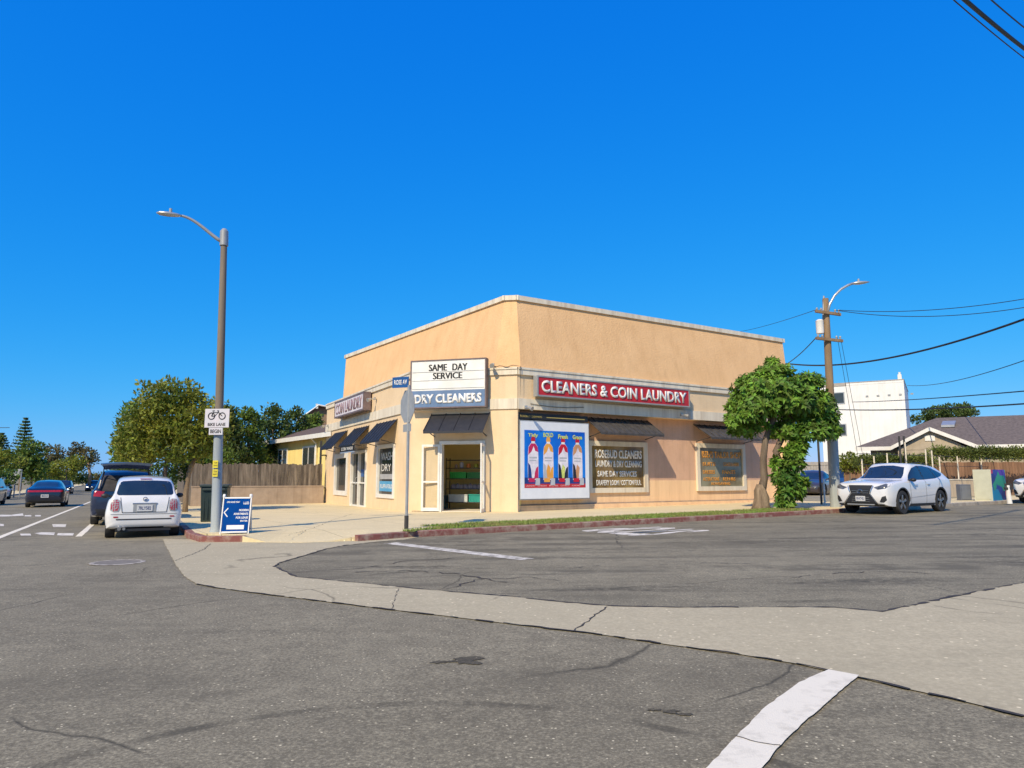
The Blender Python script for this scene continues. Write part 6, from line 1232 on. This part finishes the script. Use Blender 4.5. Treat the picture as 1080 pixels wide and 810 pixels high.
# distant green mass closing the street on both sides
fw = MB()
def mass(b, pts, n, size):
    for _ in range(n):
        k = random.randrange(len(pts)); p, h = pts[k]; c = (p[0]+random.uniform(-5, 5), p[1]+random.uniform(-5, 5), H(p[0], p[1])+random.uniform(0, h)); leaves(b, c, (1.2, 1.2, 1.0), 7, size, hollow=.1)
mass(fw, [(S(a, -22-6*(a % 3 == 0)), 4.2) for a in range(60, 150, 6)]+[(S(a, 9), 3.5) for a in range(60, 130, 8)]+[(S(a, q), 4.0) for a in (235, 250) for q in range(-34, 26, 7)], 1700, .75)
o = fw.build('distant_woodland', L_dark, normals=False); tag(o, 'far dark green band of trees closing both sides of the main street', 'trees', kind='stuff')
# ------------------------------------------------------------------ sky, sun, camera
SUN_AZ, SUN_EL = R_(64), R_(41)
L_ = Vector((math.cos(SUN_AZ)*math.cos(SUN_EL), math.sin(SUN_AZ)*math.cos(SUN_EL), -math.sin(SUN_EL)))
sl = bpy.data.lights.new('sun', 'SUN'); sl.energy = 5.0; sl.angle = R_(.6); sl.color = (1, .845, .61); so = link(bpy.data.objects.new('sun', sl)); so.rotation_euler = L_.to_track_quat('-Z', 'Y').to_euler(); so.location = (-20, -30, 40)
wd = bpy.data.worlds.new('World'); scn.world = wd; wd.use_nodes = True; nt = wd.node_tree; nt.nodes.clear(); N = nt.nodes
out = N.new('ShaderNodeOutputWorld'); bg = N.new('ShaderNodeBackground'); sky = N.new('ShaderNodeTexSky'); sky.sky_type = 'NISHITA'; sky.sun_disc = False; sky.sun_elevation = SUN_EL; sky.sun_rotation = math.atan2(-L_.x, -L_.y); sky.altitude = 0; sky.air_density = 1.0; sky.dust_density = .3; sky.ozone_density = 2.5
# the deep saturated blue of the photo: each channel of the sky gets its own contrast curve
sep = N.new('ShaderNodeSeparateColor'); cmb = N.new('ShaderNodeCombineColor'); lk(nt, sky.outputs[0], sep.inputs[0])
for ch, (p_, k_) in enumerate(((2.15, .42), (.67, .60), (.217, 1.0))):
    a_ = N.new('ShaderNodeMath'); a_.operation = 'MULTIPLY'; a_.inputs[1].default_value = .12; lk(nt, sep.outputs[ch], a_.inputs[0])
    b_ = N.new('ShaderNodeMath'); b_.operation = 'POWER'; b_.inputs[1].default_value = p_; lk(nt, a_.outputs[0], b_.inputs[0])
    c_ = N.new('ShaderNodeMath'); c_.operation = 'MULTIPLY'; c_.inputs[1].default_value = k_/.12; lk(nt, b_.outputs[0], c_.inputs[0])
    d_ = N.new('ShaderNodeMath'); d_.operation = 'MINIMUM'; d_.inputs[1].default_value = 1.05/.12; lk(nt, c_.outputs[0], d_.inputs[0]); lk(nt, d_.outputs[0], cmb.inputs[ch])
lk(nt, cmb.outputs[0], bg.inputs[0]); lk(nt, bg.outputs[0], out.inputs[0]); bg.inputs[1].default_value = .12
cam = bpy.data.cameras.new('camera'); co = link(bpy.data.objects.new('camera', cam)); co.location = (0, 0, EYE); co.rotation_euler = (math.pi/2+PITCH, 0, 0); cam.sensor_width = 36; cam.lens = FPX/1080*36; cam.clip_end = 5000; scn.camera = co
scn.view_settings.view_transform = 'Standard'; scn.view_settings.look = 'None'; scn.view_settings.exposure = 0; scn.view_settings.gamma = 1
